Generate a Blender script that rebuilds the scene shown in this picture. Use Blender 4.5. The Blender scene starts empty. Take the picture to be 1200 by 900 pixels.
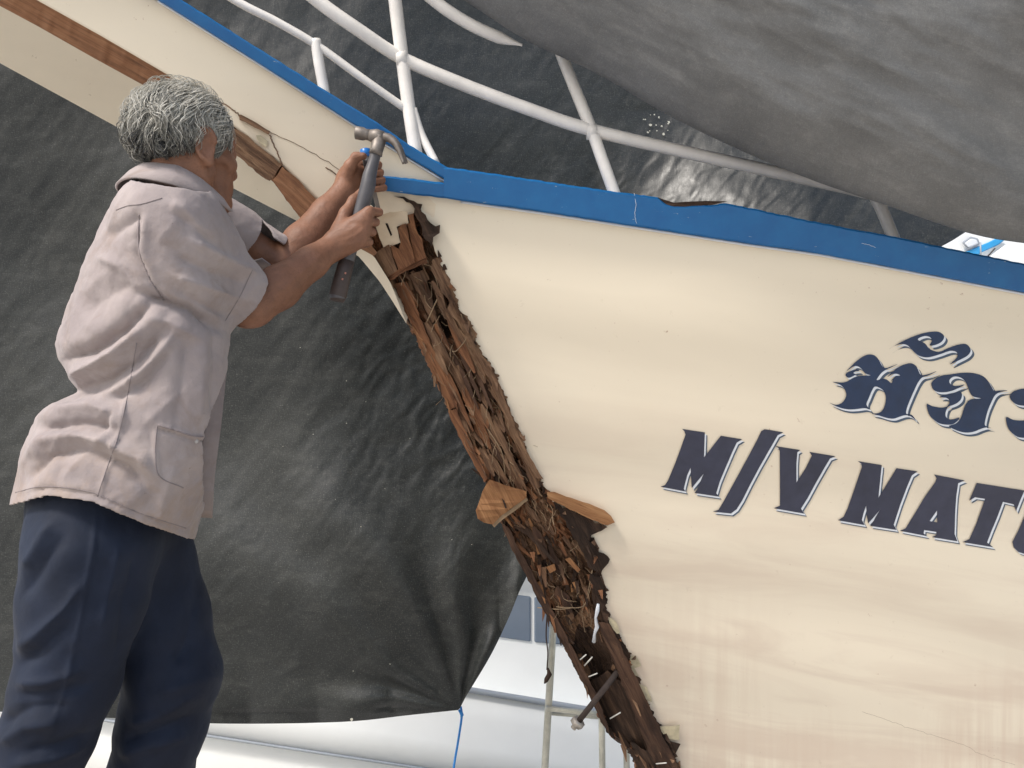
import bpy, bmesh, math, random
import numpy as np
from mathutils import Vector, Matrix
from mathutils.geometry import tessellate_polygon
from mathutils.bvhtree import BVHTree

random.seed(11)
rng = np.random.default_rng(11)
R = math.radians
scene = bpy.context.scene
COL = scene.collection

# ------------------------------------------------------------------ camera
CAM = np.array([0.0, 0.0, 1.60])
PITCH = R(14.0)
FPX = 907.0                                   # focal length in photo pixels (1200 wide)
RIGHT = np.array([1.0, 0, 0])
UP = np.array([0, -math.sin(PITCH), math.cos(PITCH)])
FWD = np.array([0, math.cos(PITCH), math.sin(PITCH)])
cd = bpy.data.cameras.new('camera')
cd.sensor_width = 36.0
cd.lens = 36.0 * FPX / 1200.0
cd.clip_start = 0.05
cd.clip_end = 2000
cam = bpy.data.objects.new('camera', cd)
COL.objects.link(cam)
cam.location = CAM
cam.rotation_euler = (math.pi / 2 + PITCH, 0, 0)
scene.camera = cam

# ------------------------------------------------------------------ sky, sun, exposure
SUN_DIR = Vector((-0.58, -0.66, 0.80)).normalized()      # towards the sun
w = bpy.data.worlds.new('World')
scene.world = w
w.use_nodes = True
nt = w.node_tree
bg = nt.nodes['Background']
sky = nt.nodes.new('ShaderNodeTexSky')
sky.sky_type = 'NISHITA'
sky.sun_disc = False
sky.sun_elevation = math.asin(SUN_DIR.z)
sky.sun_rotation = math.atan2(SUN_DIR.x, SUN_DIR.y)
sky.air_density = 1.0
sky.dust_density = 2.2
sky.ozone_density = 0.6
nt.links.new(sky.outputs[0], bg.inputs[0])
bg.inputs[1].default_value = 0.09
sl = bpy.data.lights.new('sun', 'SUN')
sl.energy = 1.5
sl.angle = R(12)
sl.color = (1.0, 0.95, 0.88)
so = bpy.data.objects.new('sun', sl)
COL.objects.link(so)
so.location = (-4, -4, 8)
so.rotation_euler = SUN_DIR.to_track_quat('Z', 'Y').to_euler()
scene.view_settings.view_transform = 'Standard'
scene.view_settings.look = 'None'
scene.view_settings.exposure = 1.20
scene.view_settings.gamma = 1.0
scene.cycles.max_bounces = 5
scene.cycles.diffuse_bounces = 3
scene.cycles.glossy_bounces = 2

# ------------------------------------------------------------------ helpers: space
def Q(px, py, d):
    """photo pixel + depth in metres -> camera-space point (right, up, depth)"""
    return np.array([(px - 600.0) / FPX * d, (450.0 - py) / FPX * d, d], dtype=float)

def c2w(P):
    P = np.asarray(P, dtype=float)
    return CAM + P[..., 0:1] * RIGHT + P[..., 1:2] * UP + P[..., 2:3] * FWD

def PW(px, py, d):
    px = np.asarray(px, float); py = np.asarray(py, float); d = np.asarray(d, float)
    px, py, d = np.broadcast_arrays(px, py, d)
    return c2w(np.stack([(px - 600) / FPX * d, (450 - py) / FPX * d, d], -1))

def w2px(Wp):
    q = np.asarray(Wp, float) - CAM
    x = q @ RIGHT; y = q @ UP; z = q @ FWD
    return 600 + FPX * x / z, 450 - FPX * y / z, z

def poly_resample(pts, n):
    pts = np.asarray(pts, float)
    seg = np.sqrt(((pts[1:, :2] - pts[:-1, :2]) ** 2).sum(1))
    s = np.concatenate([[0], np.cumsum(seg)])
    t = np.linspace(0, s[-1], n)
    return np.stack([np.interp(t, s, pts[:, i]) for i in range(pts.shape[1])], 1)

def catmull(pts, n=6, closed=False):
    pts = [np.asarray(p, float) for p in pts]
    out = []
    m = len(pts)
    rngi = range(m) if closed else range(m - 1)
    for i in rngi:
        if closed:
            p0, p1, p2, p3 = pts[i - 1], pts[i], pts[(i + 1) % m], pts[(i + 2) % m]
        else:
            p1, p2 = pts[i], pts[i + 1]
            p0 = pts[i - 1] if i > 0 else 2 * p1 - p2
            p3 = pts[i + 2] if i + 2 < m else 2 * p2 - p1
        for k in range(n):
            t = k / n
            out.append(0.5 * ((2 * p1) + (-p0 + p2) * t + (2 * p0 - 5 * p1 + 4 * p2 - p3) * t * t + (-p0 + 3 * p1 - 3 * p2 + p3) * t ** 3))
    if not closed:
        out.append(pts[-1])
    return np.array(out)

# ------------------------------------------------------------------ helpers: noise
def _h(ix, iy, iz, seed):
    n = (ix.astype(np.int64) * 374761393 + iy.astype(np.int64) * 668265263 + iz.astype(np.int64) * 2147483647 + seed * 1274126177) & 0xffffffff
    n = ((n ^ (n >> 13)) * 1274126177) & 0xffffffff
    n = ((n ^ (n >> 15)) * 2246822519) & 0xffffffff
    return ((n ^ (n >> 16)) & 0xffffff) / float(0xffffff)

def noise2(x, y, seed=0):
    x = np.asarray(x, float); y = np.asarray(y, float)
    x, y = np.broadcast_arrays(x, y)
    xi = np.floor(x); yi = np.floor(y)
    fx = x - xi; fy = y - yi
    fx = fx * fx * (3 - 2 * fx); fy = fy * fy * (3 - 2 * fy)
    z = np.zeros_like(xi)
    a = _h(xi, yi, z, seed); b = _h(xi + 1, yi, z, seed)
    c = _h(xi, yi + 1, z, seed); d = _h(xi + 1, yi + 1, z, seed)
    return (a * (1 - fx) + b * fx) * (1 - fy) + (c * (1 - fx) + d * fx) * fy - 0.5

def fbm2(x, y, o=4, seed=0, gain=0.5):
    r = 0; a = 1.0
    for i in range(o):
        r = r + a * noise2(x * 2 ** i + 17.3 * i, y * 2 ** i - 9.1 * i, seed + i)
        a *= gain
    return r

def noise3(p, seed=0):
    x, y, z = p[..., 0], p[..., 1], p[..., 2]
    zi = np.floor(z); fz = z - zi; fz = fz * fz * (3 - 2 * fz)
    xi = np.floor(x); yi = np.floor(y)
    fx = x - xi; fy = y - yi
    fx = fx * fx * (3 - 2 * fx); fy = fy * fy * (3 - 2 * fy)
    def lay(k):
        a = _h(xi, yi, k, seed); b = _h(xi + 1, yi, k, seed)
        c = _h(xi, yi + 1, k, seed); d = _h(xi + 1, yi + 1, k, seed)
        return (a * (1 - fx) + b * fx) * (1 - fy) + (c * (1 - fx) + d * fx) * fy
    return lay(zi) * (1 - fz) + lay(zi + 1) * fz - 0.5

# ------------------------------------------------------------------ helpers: objects
def tag(o, label=None, cat=None, group=None, kind=None):
    if label: o['label'] = label
    if cat: o['category'] = cat
    if group: o['group'] = group
    if kind: o['kind'] = kind
    return o

def empty(name, loc):
    o = bpy.data.objects.new(name, None)
    COL.objects.link(o)
    o.location = loc
    o.empty_display_size = 0.1
    return o

def root_loc(p):
    l = Vector((0, 0, 0))
    while p is not None:
        l += p.location
        p = p.parent
    return np.array(l)

def mesh_obj(name, verts, faces, mat, parent=None, smooth=True, uv=None):
    me = bpy.data.meshes.new(name)
    v = np.asarray(verts, float).reshape(-1, 3)
    if parent is not None:
        v = v - root_loc(parent)
    if isinstance(faces, np.ndarray) and faces.ndim == 2:
        n, k = faces.shape
        me.vertices.add(len(v)); me.vertices.foreach_set('co', v.astype(np.float32).ravel())
        me.loops.add(n * k); me.loops.foreach_set('vertex_index', faces.astype(np.int32).ravel())
        me.polygons.add(n)
        me.polygons.foreach_set('loop_start', np.arange(0, n * k, k, dtype=np.int32))
        me.polygons.foreach_set('loop_total', np.full(n, k, dtype=np.int32))
        me.update(calc_edges=True)
    else:
        me.from_pydata(v.tolist(), [], [list(map(int, f)) for f in faces])
    if uv is not None:
        l = me.uv_layers.new(name='UVMap')
        vi = np.zeros(len(me.loops), dtype=np.int32)
        me.loops.foreach_get('vertex_index', vi)
        l.data.foreach_set('uv', np.asarray(uv, np.float32)[vi].ravel())
    me.polygons.foreach_set('use_smooth', np.full(len(me.polygons), smooth, dtype=bool))
    me.validate()
    for m in (mat if isinstance(mat, (list, tuple)) else [mat]):
        me.materials.append(m)
    o = bpy.data.objects.new(name, me)
    COL.objects.link(o)
    o.parent = parent
    return o

def grid_faces(nu, nv, flip=False, closed_u=False):
    i = np.arange(nu if closed_u else nu - 1); j = np.arange(nv - 1)
    I, J = np.meshgrid(i, j, indexing='ij')
    I2 = (I + 1) % nu
    f = np.stack([I * nv + J, I2 * nv + J, I2 * nv + J + 1, I * nv + J + 1], -1).reshape(-1, 4)
    return f[:, ::-1] if flip else f

def face_camera(v, f):
    """orient quads/tris so that the first faces look to the camera on the whole"""
    v = np.asarray(v); f = np.asarray(f)
    n = np.cross(v[f[:, 1]] - v[f[:, 0]], v[f[:, 2]] - v[f[:, 0]])
    c = v[f[:, 0]] - CAM
    return f[:, ::-1] if (n * c).sum() > 0 else f

def solidify(o, t, offset=-1):
    m = o.modifiers.new('thickness', 'SOLIDIFY')
    m.thickness = t
    m.offset = offset
    return o

def tube_data(path, rad, n=10, caps=True):
    path = np.asarray(path, float)
    m = len(path)
    rad = np.broadcast_to(np.asarray(rad, float), (m,))
    tan = np.gradient(path, axis=0)
    tan /= np.linalg.norm(tan, axis=1)[:, None] + 1e-12
    ref = np.array([0.0, 0, 1]) if abs(tan[0][2]) < 0.9 else np.array([1.0, 0, 0])
    a = np.cross(tan[0], ref); a /= np.linalg.norm(a)
    V = []
    for i in range(m):
        a = a - tan[i] * a.dot(tan[i]); a /= np.linalg.norm(a) + 1e-12
        b = np.cross(tan[i], a)
        for k in range(n):
            t = 2 * math.pi * k / n
            V.append(path[i] + rad[i] * (math.cos(t) * a + math.sin(t) * b))
    F = []
    for i in range(m - 1):
        for k in range(n):
            F.append((i * n + k, i * n + (k + 1) % n, (i + 1) * n + (k + 1) % n, (i + 1) * n + k))
    if caps:
        F.append(tuple(range(n))[::-1])
        F.append(tuple((m - 1) * n + k for k in range(n)))
    return V, F

def tube(name, path, rad, mat, parent=None, n=12):
    v, f = tube_data(path, rad, n)
    return mesh_obj(name, v, f, mat, parent)

class Acc:
    def __init__(s): s.v = []; s.f = []; s.uv = []
    def add(s, v, f):
        o = len(s.v)
        s.v.extend([tuple(p) for p in v])
        s.f.extend([tuple(i + o for i in q) for q in f])
    def build(s, name, mat, parent=None, smooth=False):
        return mesh_obj(name, s.v, s.f, mat, parent, smooth)

def box_data(c, ax, ay, az):
    c = np.asarray(c, float)
    V = [c + sx * np.asarray(ax) + sy * np.asarray(ay) + sz * np.asarray(az) for sx in (-1, 1) for sy in (-1, 1) for sz in (-1, 1)]
    F = [(0, 1, 3, 2), (4, 6, 7, 5), (0, 4, 5, 1), (2, 3, 7, 6), (0, 2, 6, 4), (1, 5, 7, 3)]
    return V, F

def box(name, c, size, mat, parent=None, bevel=0.0, rot=None):
    ax = np.array([size[0] / 2, 0, 0]); ay = np.array([0, size[1] / 2, 0]); az = np.array([0, 0, size[2] / 2])
    if rot is not None:
        M = np.array(rot)
        ax, ay, az = M @ ax, M @ ay, M @ az
    v, f = box_data(c, ax, ay, az)
    o = mesh_obj(name, v, f, mat, parent, smooth=False)
    if bevel:
        b = o.modifiers.new('bevel', 'BEVEL'); b.width = bevel; b.segments = 2
    return o

# ------------------------------------------------------------------ helpers: materials
class NT:
    def __init__(s, name):
        s.m = bpy.data.materials.new(name); s.m.use_nodes = True
        s.t = s.m.node_tree; s.n = s.t.nodes; s.b = s.n['Principled BSDF']
    def new(s, typ, **kw):
        n = s.n.new(typ)
        for k, v in kw.items(): setattr(n, k, v)
        return n
    def link(s, a, b): s.t.links.new(a, b)
    def coord(s, kind='Object', scale=(1, 1, 1), rot=(0, 0, 0)):
        tc = s.new('ShaderNodeTexCoord'); mp = s.new('ShaderNodeMapping')
        mp.inputs['Scale'].default_value = scale; mp.inputs['Rotation'].default_value = rot
        s.link(tc.outputs[kind], mp.inputs['Vector'])
        return mp.outputs[0]
    def noise(s, vec, scale, detail=4, rough=0.55, dist=0.0):
        n = s.new('ShaderNodeTexNoise')
        n.inputs['Scale'].default_value = scale; n.inputs['Detail'].default_value = detail
        n.inputs['Roughness'].default_value = rough; n.inputs['Distortion'].default_value = dist
        s.link(vec, n.inputs['Vector'])
        return n.outputs['Fac']
    def ramp(s, fac, stops):
        r = s.new('ShaderNodeValToRGB')
        e = r.color_ramp.elements
        while len(e) < len(stops): e.new(0.5)
        for el, (p, c) in zip(e, stops):
            el.position = p
            el.color = (c, c, c, 1) if isinstance(c, (int, float)) else (*c, 1)
        s.link(fac, r.inputs[0])
        return r.outputs[0]
    def mix(s, fac, a, b, mode='MIX'):
        m = s.new('ShaderNodeMix', data_type='RGBA', blend_type=mode)
        for sock, v in ((m.inputs[0], fac), (m.inputs[6], a), (m.inputs[7], b)):
            if hasattr(v, 'is_linked'): s.link(v, sock)
            elif isinstance(v, (int, float)): sock.default_value = v
            else: sock.default_value = (*v, 1)
        return m.outputs[2]
    def math(s, op, a, b=0.0):
        m = s.new('ShaderNodeMath', operation=op)
        for sock, v in zip(m.inputs, (a, b)):
            if hasattr(v, 'is_linked'): s.link(v, sock)
            else: sock.default_value = v
        return m.outputs[0]
    def bump(s, h, strength=0.3, dist=0.01, prev=None):
        b = s.new('ShaderNodeBump')
        b.inputs['Strength'].default_value = strength; b.inputs['Distance'].default_value = dist
        s.link(h, b.inputs['Height'])
        if prev: s.link(prev, b.inputs['Normal'])
        return b.outputs[0]
    def out(s, color=None, rough=None, normal=None, metal=None, spec=None):
        for k, v in (('Base Color', color), ('Roughness', rough), ('Normal', normal), ('Metallic', metal), ('Specular IOR Level', spec)):
            if v is None: continue
            if hasattr(v, 'is_linked'): s.link(v, s.b.inputs[k])
            elif isinstance(v, (int, float)): s.b.inputs[k].default_value = v
            else: s.b.inputs[k].default_value = (*v, 1)
        return s.m

M = {}
def simple(name, col, rough=0.5, var=0.15, scale=30, metal=0.0, bump=0.1, spec=0.5, dist=0.002):
    t = NT(name)
    c = t.coord('Object')
    n = t.noise(c, scale, 5)
    n2 = t.noise(c, scale * 0.17, 3)
    dark = tuple(x * (1 - var) for x in col); light = tuple(min(1, x * (1 + var)) for x in col)
    f = t.math('ADD', t.math('MULTIPLY', n, 0.5), t.math('MULTIPLY', n2, 0.5))
    cc = t.ramp(f, [(0.35, dark), (0.65, light)])
    M[name] = t.out(cc, rough, t.bump(n, bump, dist) if bump else None, metal, spec)
    return M[name]

# cream hull paint
t = NT('cream_paint')
uv = t.coord('UV')
big = t.noise(t.coord('UV', scale=(1.0, 5, 1)), 1.6, 3, 0.5, 0.4)
fine = t.noise(uv, 60, 5, 0.7)
c0 = t.mix(t.ramp(big, [(0.40, 0.0), (0.66, 1.0)]), (0.82, 0.73, 0.575), (0.73, 0.645, 0.505))
sep = t.new('ShaderNodeSeparateXYZ'); t.link(uv, sep.inputs[0])
low = t.ramp(sep.outputs[1], [(0.30, 0.0), (0.66, 1.0)])      # grime of the lower planks
dn = t.noise(t.coord('UV', scale=(1.3, 8, 1), rot=(0, 0, R(-6))), 2.6, 5, 0.6, 0.7)
dirt = t.math('MULTIPLY', t.ramp(dn, [(0.44, 0.0), (0.64, 1.0)]), low)
c1 = t.mix(t.math('MULTIPLY', dirt, 0.62), c0, (0.54, 0.41, 0.32))
c1 = t.mix(t.math('MULTIPLY', low, 0.35), c1, (0.62, 0.55, 0.455))
# brushed red-lead showing through, low on the hull
br = t.noise(t.coord('UV', scale=(85, 5, 1), rot=(0, 0, R(12))), 1.0, 4, 0.6, 0.4)
brm = t.ramp(t.noise(uv, 4.0, 3, 0.5), [(0.40, 0.0), (0.60, 1.0)])
low2 = t.ramp(sep.outputs[1], [(0.53, 0.0), (0.70, 1.0)])
bm_ = t.math('MULTIPLY', t.math('MULTIPLY', brm, low2), t.ramp(br, [(0.36, 0.0), (0.58, 1.0)]))
c2 = t.mix(t.math('MULTIPLY', bm_, 0.48), c1, (0.58, 0.45, 0.35))
spk = t.ramp(t.noise(uv, 130, 3, 0.6), [(0.68, 0.0), (0.74, 1.0)])
spm = t.ramp(t.noise(uv, 9, 3, 0.6), [(0.50, 0.0), (0.64, 1.0)])
c3 = t.mix(t.math('MULTIPLY', t.math('MULTIPLY', spk, spm), 0.7), c2, (0.34, 0.19, 0.11))
nb = t.bump(t.noise(t.coord('UV', scale=(1.0, 9, 1)), 2.0, 2, 0.5), 0.12, 0.01)
nb = t.bump(fine, 0.07, 0.003, nb)
M['cream'] = t.out(c3, t.ramp(fine, [(0.3, 0.26), (0.7, 0.40)]), nb, 0, 0.45)

t = NT('blue_paint')
c = t.coord('Object')
n1 = t.noise(c, 14, 5, 0.6); n2 = t.noise(c, 90, 4, 0.7)
cc = t.mix(t.ramp(n1, [(0.35, 0.0), (0.7, 1.0)]), (0.003, 0.098, 0.285), (0.006, 0.125, 0.33))
sc_ = t.ramp(t.noise(t.coord('Object', scale=(1, 1, 4)), 38, 3, 0.7), [(0.69, 0.0), (0.73, 1.0)])
cc = t.mix(t.math('MULTIPLY', sc_, 0.6), cc, (0.45, 0.5, 0.5))
M['blue'] = t.out(cc, t.ramp(n2, [(0.3, 0.28), (0.7, 0.45)]), t.bump(n2, 0.08, 0.003), 0, 0.5)

# rotten wood: UV = metres across / along the grain
def wood(name, dark, mid, light, tan, rot=0.5, bumpd=0.006):
    t = NT(name)
    g = t.coord('UV', scale=(60, 5, 1))
    n1 = t.noise(g, 1.5, 8, 0.7, 0.8)
    n2 = t.noise(t.coord('UV', scale=(14, 4, 1)), 1.4, 5, 0.6, 0.5)
    n3 = t.noise(t.coord('UV', scale=(260, 12, 1)), 1.0, 4, 0.6)
    col = t.ramp(n1, [(0.25, dark), (0.45, mid), (0.62, light), (0.8, tan)])
    col = t.mix(t.ramp(n2, [(rot - 0.08, 0.0), (rot + 0.10, 1.0)]), col, t.mix(0.72, col, dark))
    col = t.mix(t.ramp(n3, [(0.5, 0.0), (0.75, 0.5)]), col, dark)
    b = t.bump(n1, 0.9, bumpd)
    b = t.bump(n3, 0.6, bumpd * 0.5, b)
    M[name] = t.out(col, 0.85, b, 0, 0.25)
wood('rotten_wood', (0.036, 0.020, 0.013), (0.155, 0.086, 0.051), (0.28, 0.168, 0.098), (0.46, 0.32, 0.20), 0.57)
wood('red_wood', (0.045, 0.020, 0.012), (0.19, 0.085, 0.043), (0.30, 0.140, 0.068), (0.44, 0.25, 0.14), 0.60)
wood('brown_wood', (0.020, 0.011, 0.008), (0.075, 0.040, 0.026), (0.13, 0.072, 0.045), (0.24, 0.15, 0.095), 0.54)
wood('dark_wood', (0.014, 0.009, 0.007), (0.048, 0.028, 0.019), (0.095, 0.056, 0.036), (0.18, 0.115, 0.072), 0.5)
wood('fresh_wood', (0.13, 0.055, 0.025), (0.26, 0.125, 0.055), (0.36, 0.19, 0.088), (0.46, 0.28, 0.15), 0.60, 0.002)
wood('prow_wood', (0.10, 0.05, 0.03), (0.26, 0.125, 0.065), (0.33, 0.17, 0.09), (0.42, 0.24, 0.14), 0.60, 0.002)
simple('fibre', (0.27, 0.19, 0.115), 0.9, 0.4, 40, bump=0)
simple('flake', (0.50, 0.44, 0.30), 0.6, 0.3, 60)
simple('cream_plain', (0.78, 0.66, 0.49), 0.45, 0.08, 25)
simple('letter_navy', (0.030, 0.033, 0.058), 0.12, 0.2, 30, bump=0.02)  # base colour lifted to stand in for sky reflected in the gloss
simple('letter_white', (0.70, 0.735, 0.78), 0.35, 0.05, 30, bump=0.02)
simple('letter_shadow', (0.055, 0.085, 0.13), 0.35, 0.2, 30, bump=0.02)
simple('rail_white', (0.74, 0.71, 0.67), 0.35, 0.12, 22, bump=0.06)
simple('galvanised', (0.50, 0.49, 0.42), 0.5, 0.25, 30, metal=0.3)
simple('steel', (0.20, 0.175, 0.155), 0.55, 0.4, 60, metal=0.5, bump=0.3)
simple('rust', (0.055, 0.040, 0.034), 0.8, 0.4, 60, metal=0.2, bump=0.5)
simple('bolt_end', (0.42, 0.38, 0.33), 0.5, 0.25, 80, metal=0.4, bump=0.4)
simple('staple', (0.68, 0.66, 0.60), 0.4, 0.1, 30)
simple('hammer_grip', (0.050, 0.036, 0.032), 0.6, 0.3, 60)
simple('hammer_rubber', (0.075, 0.072, 0.078), 0.42, 0.2, 50)
simple('hammer_red', (0.16, 0.035, 0.028), 0.5, 0.2, 60)
simple('hammer_print', (0.45, 0.2, 0.15), 0.5, 0.2, 60)
simple('chisel_blue', (0.015, 0.16, 0.50), 0.35, 0.1, 40)
simple('cord_blue', (0.02, 0.22, 0.60), 0.5, 0.2, 60)
simple('boat_white', (0.86, 0.88, 0.88), 0.35, 0.04, 3, bump=0.03, dist=0.01)
simple('boat_grey', (0.30, 0.33, 0.37), 0.4, 0.1, 5)
simple('boat_blue', (0.03, 0.30, 0.62), 0.35, 0.1, 5)
simple('glass_blue', (0.16, 0.20, 0.26), 0.06, 0.15, 2, bump=0)
simple('glass_dark', (0.05, 0.07, 0.10), 0.1, 0.2, 2, bump=0)
simple('concrete', (0.55, 0.525, 0.48), 0.9, 0.2, 3, bump=0.3)
simple('plank_wood', (0.36, 0.27, 0.18), 0.8, 0.25, 12, bump=0.3)
simple('scaffold_paint', (0.30, 0.27, 0.12), 0.5, 0.2, 20)
simple('sandal', (0.05, 0.04, 0.035), 0.6, 0.2, 40)
simple('button', (0.45, 0.42, 0.40), 0.4, 0.1, 50)
simple('hair_white', (0.54, 0.52, 0.46), 0.5, 0.15, 200, bump=0)
simple('hair_grey', (0.21, 0.205, 0.18), 0.5, 0.2, 200, bump=0)
simple('hair_dark', (0.035, 0.035, 0.036), 0.5, 0.25, 200, bump=0)
simple('eye_white', (0.7, 0.66, 0.6), 0.2, 0.05, 30, bump=0)

# woven tarpaulin
def tarp_mat(name, a, b, rough, weave=1.0, dust=(0.25, 0.25, 0.23), dustamt=0.5, rot=0.0, crinkle=0.8, dudust=0.16):
    t = NT(name)
    uv = t.coord('UV')
    n1 = t.noise(uv, 2.5, 6, 0.65, 0.4)
    n2 = t.noise(uv, 30, 5, 0.7)
    cr = t.noise(t.coord('UV', scale=(34, 9, 1), rot=(0, 0, rot)), 1.0, 6, 0.62, 0.5)
    cr2 = t.noise(t.coord('UV', scale=(8, 3, 1), rot=(0, 0, rot + 0.3)), 1.0, 5, 0.6, 1.0)
    w1 = t.new('ShaderNodeTexWave', wave_type='BANDS', bands_direction='X'); w1.inputs['Scale'].default_value = 95; w1.inputs['Distortion'].default_value = 1.5
    w2 = t.new('ShaderNodeTexWave', wave_type='BANDS', bands_direction='Y'); w2.inputs['Scale'].default_value = 95; w2.inputs['Distortion'].default_value = 1.5
    t.link(uv, w1.inputs['Vector']); t.link(uv, w2.inputs['Vector'])
    wv = t.math('MULTIPLY', w1.outputs['Fac'], w2.outputs['Fac'])
    col = t.mix(t.ramp(n1, [(0.3, 0.0), (0.7, 1.0)]), a, b)
    sp = t.ramp(t.noise(uv, 190, 4, 0.75), [(0.56, 0.0), (0.80, 1.0)])
    col = t.mix(t.math('MULTIPLY', sp, dustamt), col, dust)
    sp2 = t.ramp(t.noise(uv, 60, 5, 0.8), [(0.62, 0.0), (0.72, 1.0)])
    col = t.mix(t.math('MULTIPLY', sp2, dustamt * 0.5), col, dust)
    du = t.ramp(t.noise(t.coord('UV', scale=(5, 14, 1), rot=(0, 0, rot)), 1.0, 7, 0.72, 0.15), [(0.5, 0.0), (0.85, 1.0)])
    col = t.mix(t.math('MULTIPLY', du, dudust), col, dust)
    ga = t.noise(t.coord('UV', scale=(300, 40, 1), rot=(0, 0, 0.35)), 1.0, 3, 0.65); gb = t.noise(t.coord('UV', scale=(40, 300, 1), rot=(0, 0, 0.35)), 1.0, 3, 0.65)
    grain = t.math('ADD', t.math('MULTIPLY', ga, 0.5), t.math('MULTIPLY', gb, 0.5))
    col = t.mix(t.ramp(grain, [(0.40, 0.22), (0.58, 0.0)]), col, tuple(x * 0.45 for x in a))
    col = t.mix(t.ramp(grain, [(0.53, 0.0), (0.68, 0.13)]), col, dust)
    nb = t.bump(cr2, 0.35 * crinkle, 0.02)
    nb = t.bump(cr, 0.45 * crinkle, 0.006, nb)
    M[name] = t.out(col, t.ramp(n2, [(0.3, rough - 0.06), (0.7, rough + 0.1)]), nb, 0, 0.35)
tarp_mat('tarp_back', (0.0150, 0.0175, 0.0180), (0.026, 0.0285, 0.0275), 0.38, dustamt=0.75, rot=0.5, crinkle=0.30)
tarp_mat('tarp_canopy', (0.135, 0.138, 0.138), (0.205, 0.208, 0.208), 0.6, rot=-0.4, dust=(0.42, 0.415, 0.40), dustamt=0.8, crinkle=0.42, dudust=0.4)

# cloth and skin
t = NT('shirt_cloth')
c = t.coord('Object')
n1 = t.noise(c, 7, 5, 0.6, 0.3); wv = t.noise(c, 420, 3, 0.6); n3 = t.noise(c, 26, 5, 0.65)
col = t.mix(t.ramp(n1, [(0.35, 0.0), (0.65, 1.0)]), (0.280, 0.238, 0.234), (0.370, 0.318, 0.305))
sx = t.new('ShaderNodeSeparateXYZ'); t.link(c, sx.inputs[0])
hemz = t.ramp(sx.outputs[2], [(0.0, 0.0), (1.0, 1.0)])
M_SHIRT_NODES = (t, sx)
st = t.ramp(t.noise(c, 9, 5, 0.7, 0.6), [(0.52, 0.0), (0.72, 1.0)])
col = t.mix(t.math('MULTIPLY', st, 0.45), col, (0.22, 0.155, 0.115))
spots = t.ramp(t.noise(c, 95, 2, 0.5), [(0.76, 0.0), (0.79, 1.0)])
col = t.mix(t.math('MULTIPLY', spots, 0.5), col, (0.16, 0.11, 0.09))
nb = t.bump(n3, 0.30, 0.008); nb = t.bump(t.noise(c, 75, 4, 0.7), 0.18, 0.003, nb); nb = t.bump(wv, 0.18, 0.0008, nb)
hz = t.new('ShaderNodeMapRange'); t.link(sx.outputs[2], hz.inputs[0])
hz.inputs[1].default_value = 1.02; hz.inputs[2].default_value = 0.84; hz.inputs[3].default_value = 0.0; hz.inputs[4].default_value = 1.0
hs = t.ramp(t.noise(c, 14, 5, 0.7, 0.5), [(0.40, 0.0), (0.62, 1.0)])
col = t.mix(t.math('MULTIPLY', t.math('MULTIPLY', hz.outputs[0], hs), 0.55), col, (0.31, 0.225, 0.16))
M['shirt'] = t.out(col, 0.85, nb, 0, 0.2)
t.b.inputs['Sheen Weight'].default_value = 0.15

t = NT('trouser_cloth')
c = t.coord('Object')
n1 = t.noise(c, 9, 5, 0.6, 0.3); wv = t.noise(c, 420, 3, 0.6)
col = t.mix(t.ramp(n1, [(0.35, 0.0), (0.65, 1.0)]), (0.0060, 0.0105, 0.0240), (0.0105, 0.0175, 0.0380))
M['trouser'] = t.out(col, 0.75, t.bump(wv, 0.15, 0.0006, t.bump(t.noise(c, 22, 4, 0.6), 0.25, 0.008)), 0, 0.3)
t.b.inputs['Sheen Weight'].default_value = 0.04

t = NT('skin')
c = t.coord('Object')
n1 = t.noise(c, 12, 5, 0.6); n2 = t.noise(c, 130, 4, 0.65); n3 = t.noise(c, 45, 4, 0.6)
col = t.mix(t.ramp(n1, [(0.3, 0.0), (0.7, 1.0)]), (0.185, 0.086, 0.050), (0.265, 0.128, 0.077))
col = t.mix(t.ramp(n3, [(0.45, 0.0), (0.75, 0.35)]), col, (0.085, 0.040, 0.027))
col = t.mix(t.ramp(t.noise(c, 260, 3, 0.6), [(0.55, 0.0), (0.75, 0.45)]), col, (0.10, 0.050, 0.034))
M['skin'] = t.out(col, 0.55, t.bump(n2, 0.4, 0.002, t.bump(n3, 0.45, 0.005)), 0, 0.35)

# ================================================================== ground
def make_ground():
    n = 60
    g = np.concatenate([-np.geomspace(300, 0.5, n // 2), np.geomspace(0.5, 300, n // 2)])
    X, Y = np.meshgrid(g, g + 4, indexing='ij')
    Z = 0.02 * noise2(X * 0.6, Y * 0.6, 3) - 0.01
    o = mesh_obj('ground', np.stack([X, Y, Z], -1).reshape(-1, 3), grid_faces(n, n), M['concrete'])
    tag(o, 'pale concrete boatyard ground', None, kind='structure')
make_ground()

# ================================================================== wooden boat
def d_hull(px, py):
    px = np.asarray(px, float); py = np.asarray(py, float)
    u = px - 460.0; v = py - 230.0
    s = 0.5 * (u + np.sqrt(u * u + 3600.0)); n = u - s
    und = 0.0022 * np.sin((py - 0.18 * px) / 21.0 + 0.6 * np.sin(px / 130.0)) * np.clip(s / 150.0, 0, 1)
    return 1.86 + 0.00008 * s + 0.00022 * n + 0.00050 * v + 7e-8 * v * v + und

BOAT = empty('wooden_boat', c2w(Q(900, 980, 2.6)) * np.array([1, 1, 0]))
tag(BOAT, 'cream wooden boat with blue cap rail and stripped rotten stem', 'boat')

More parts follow.
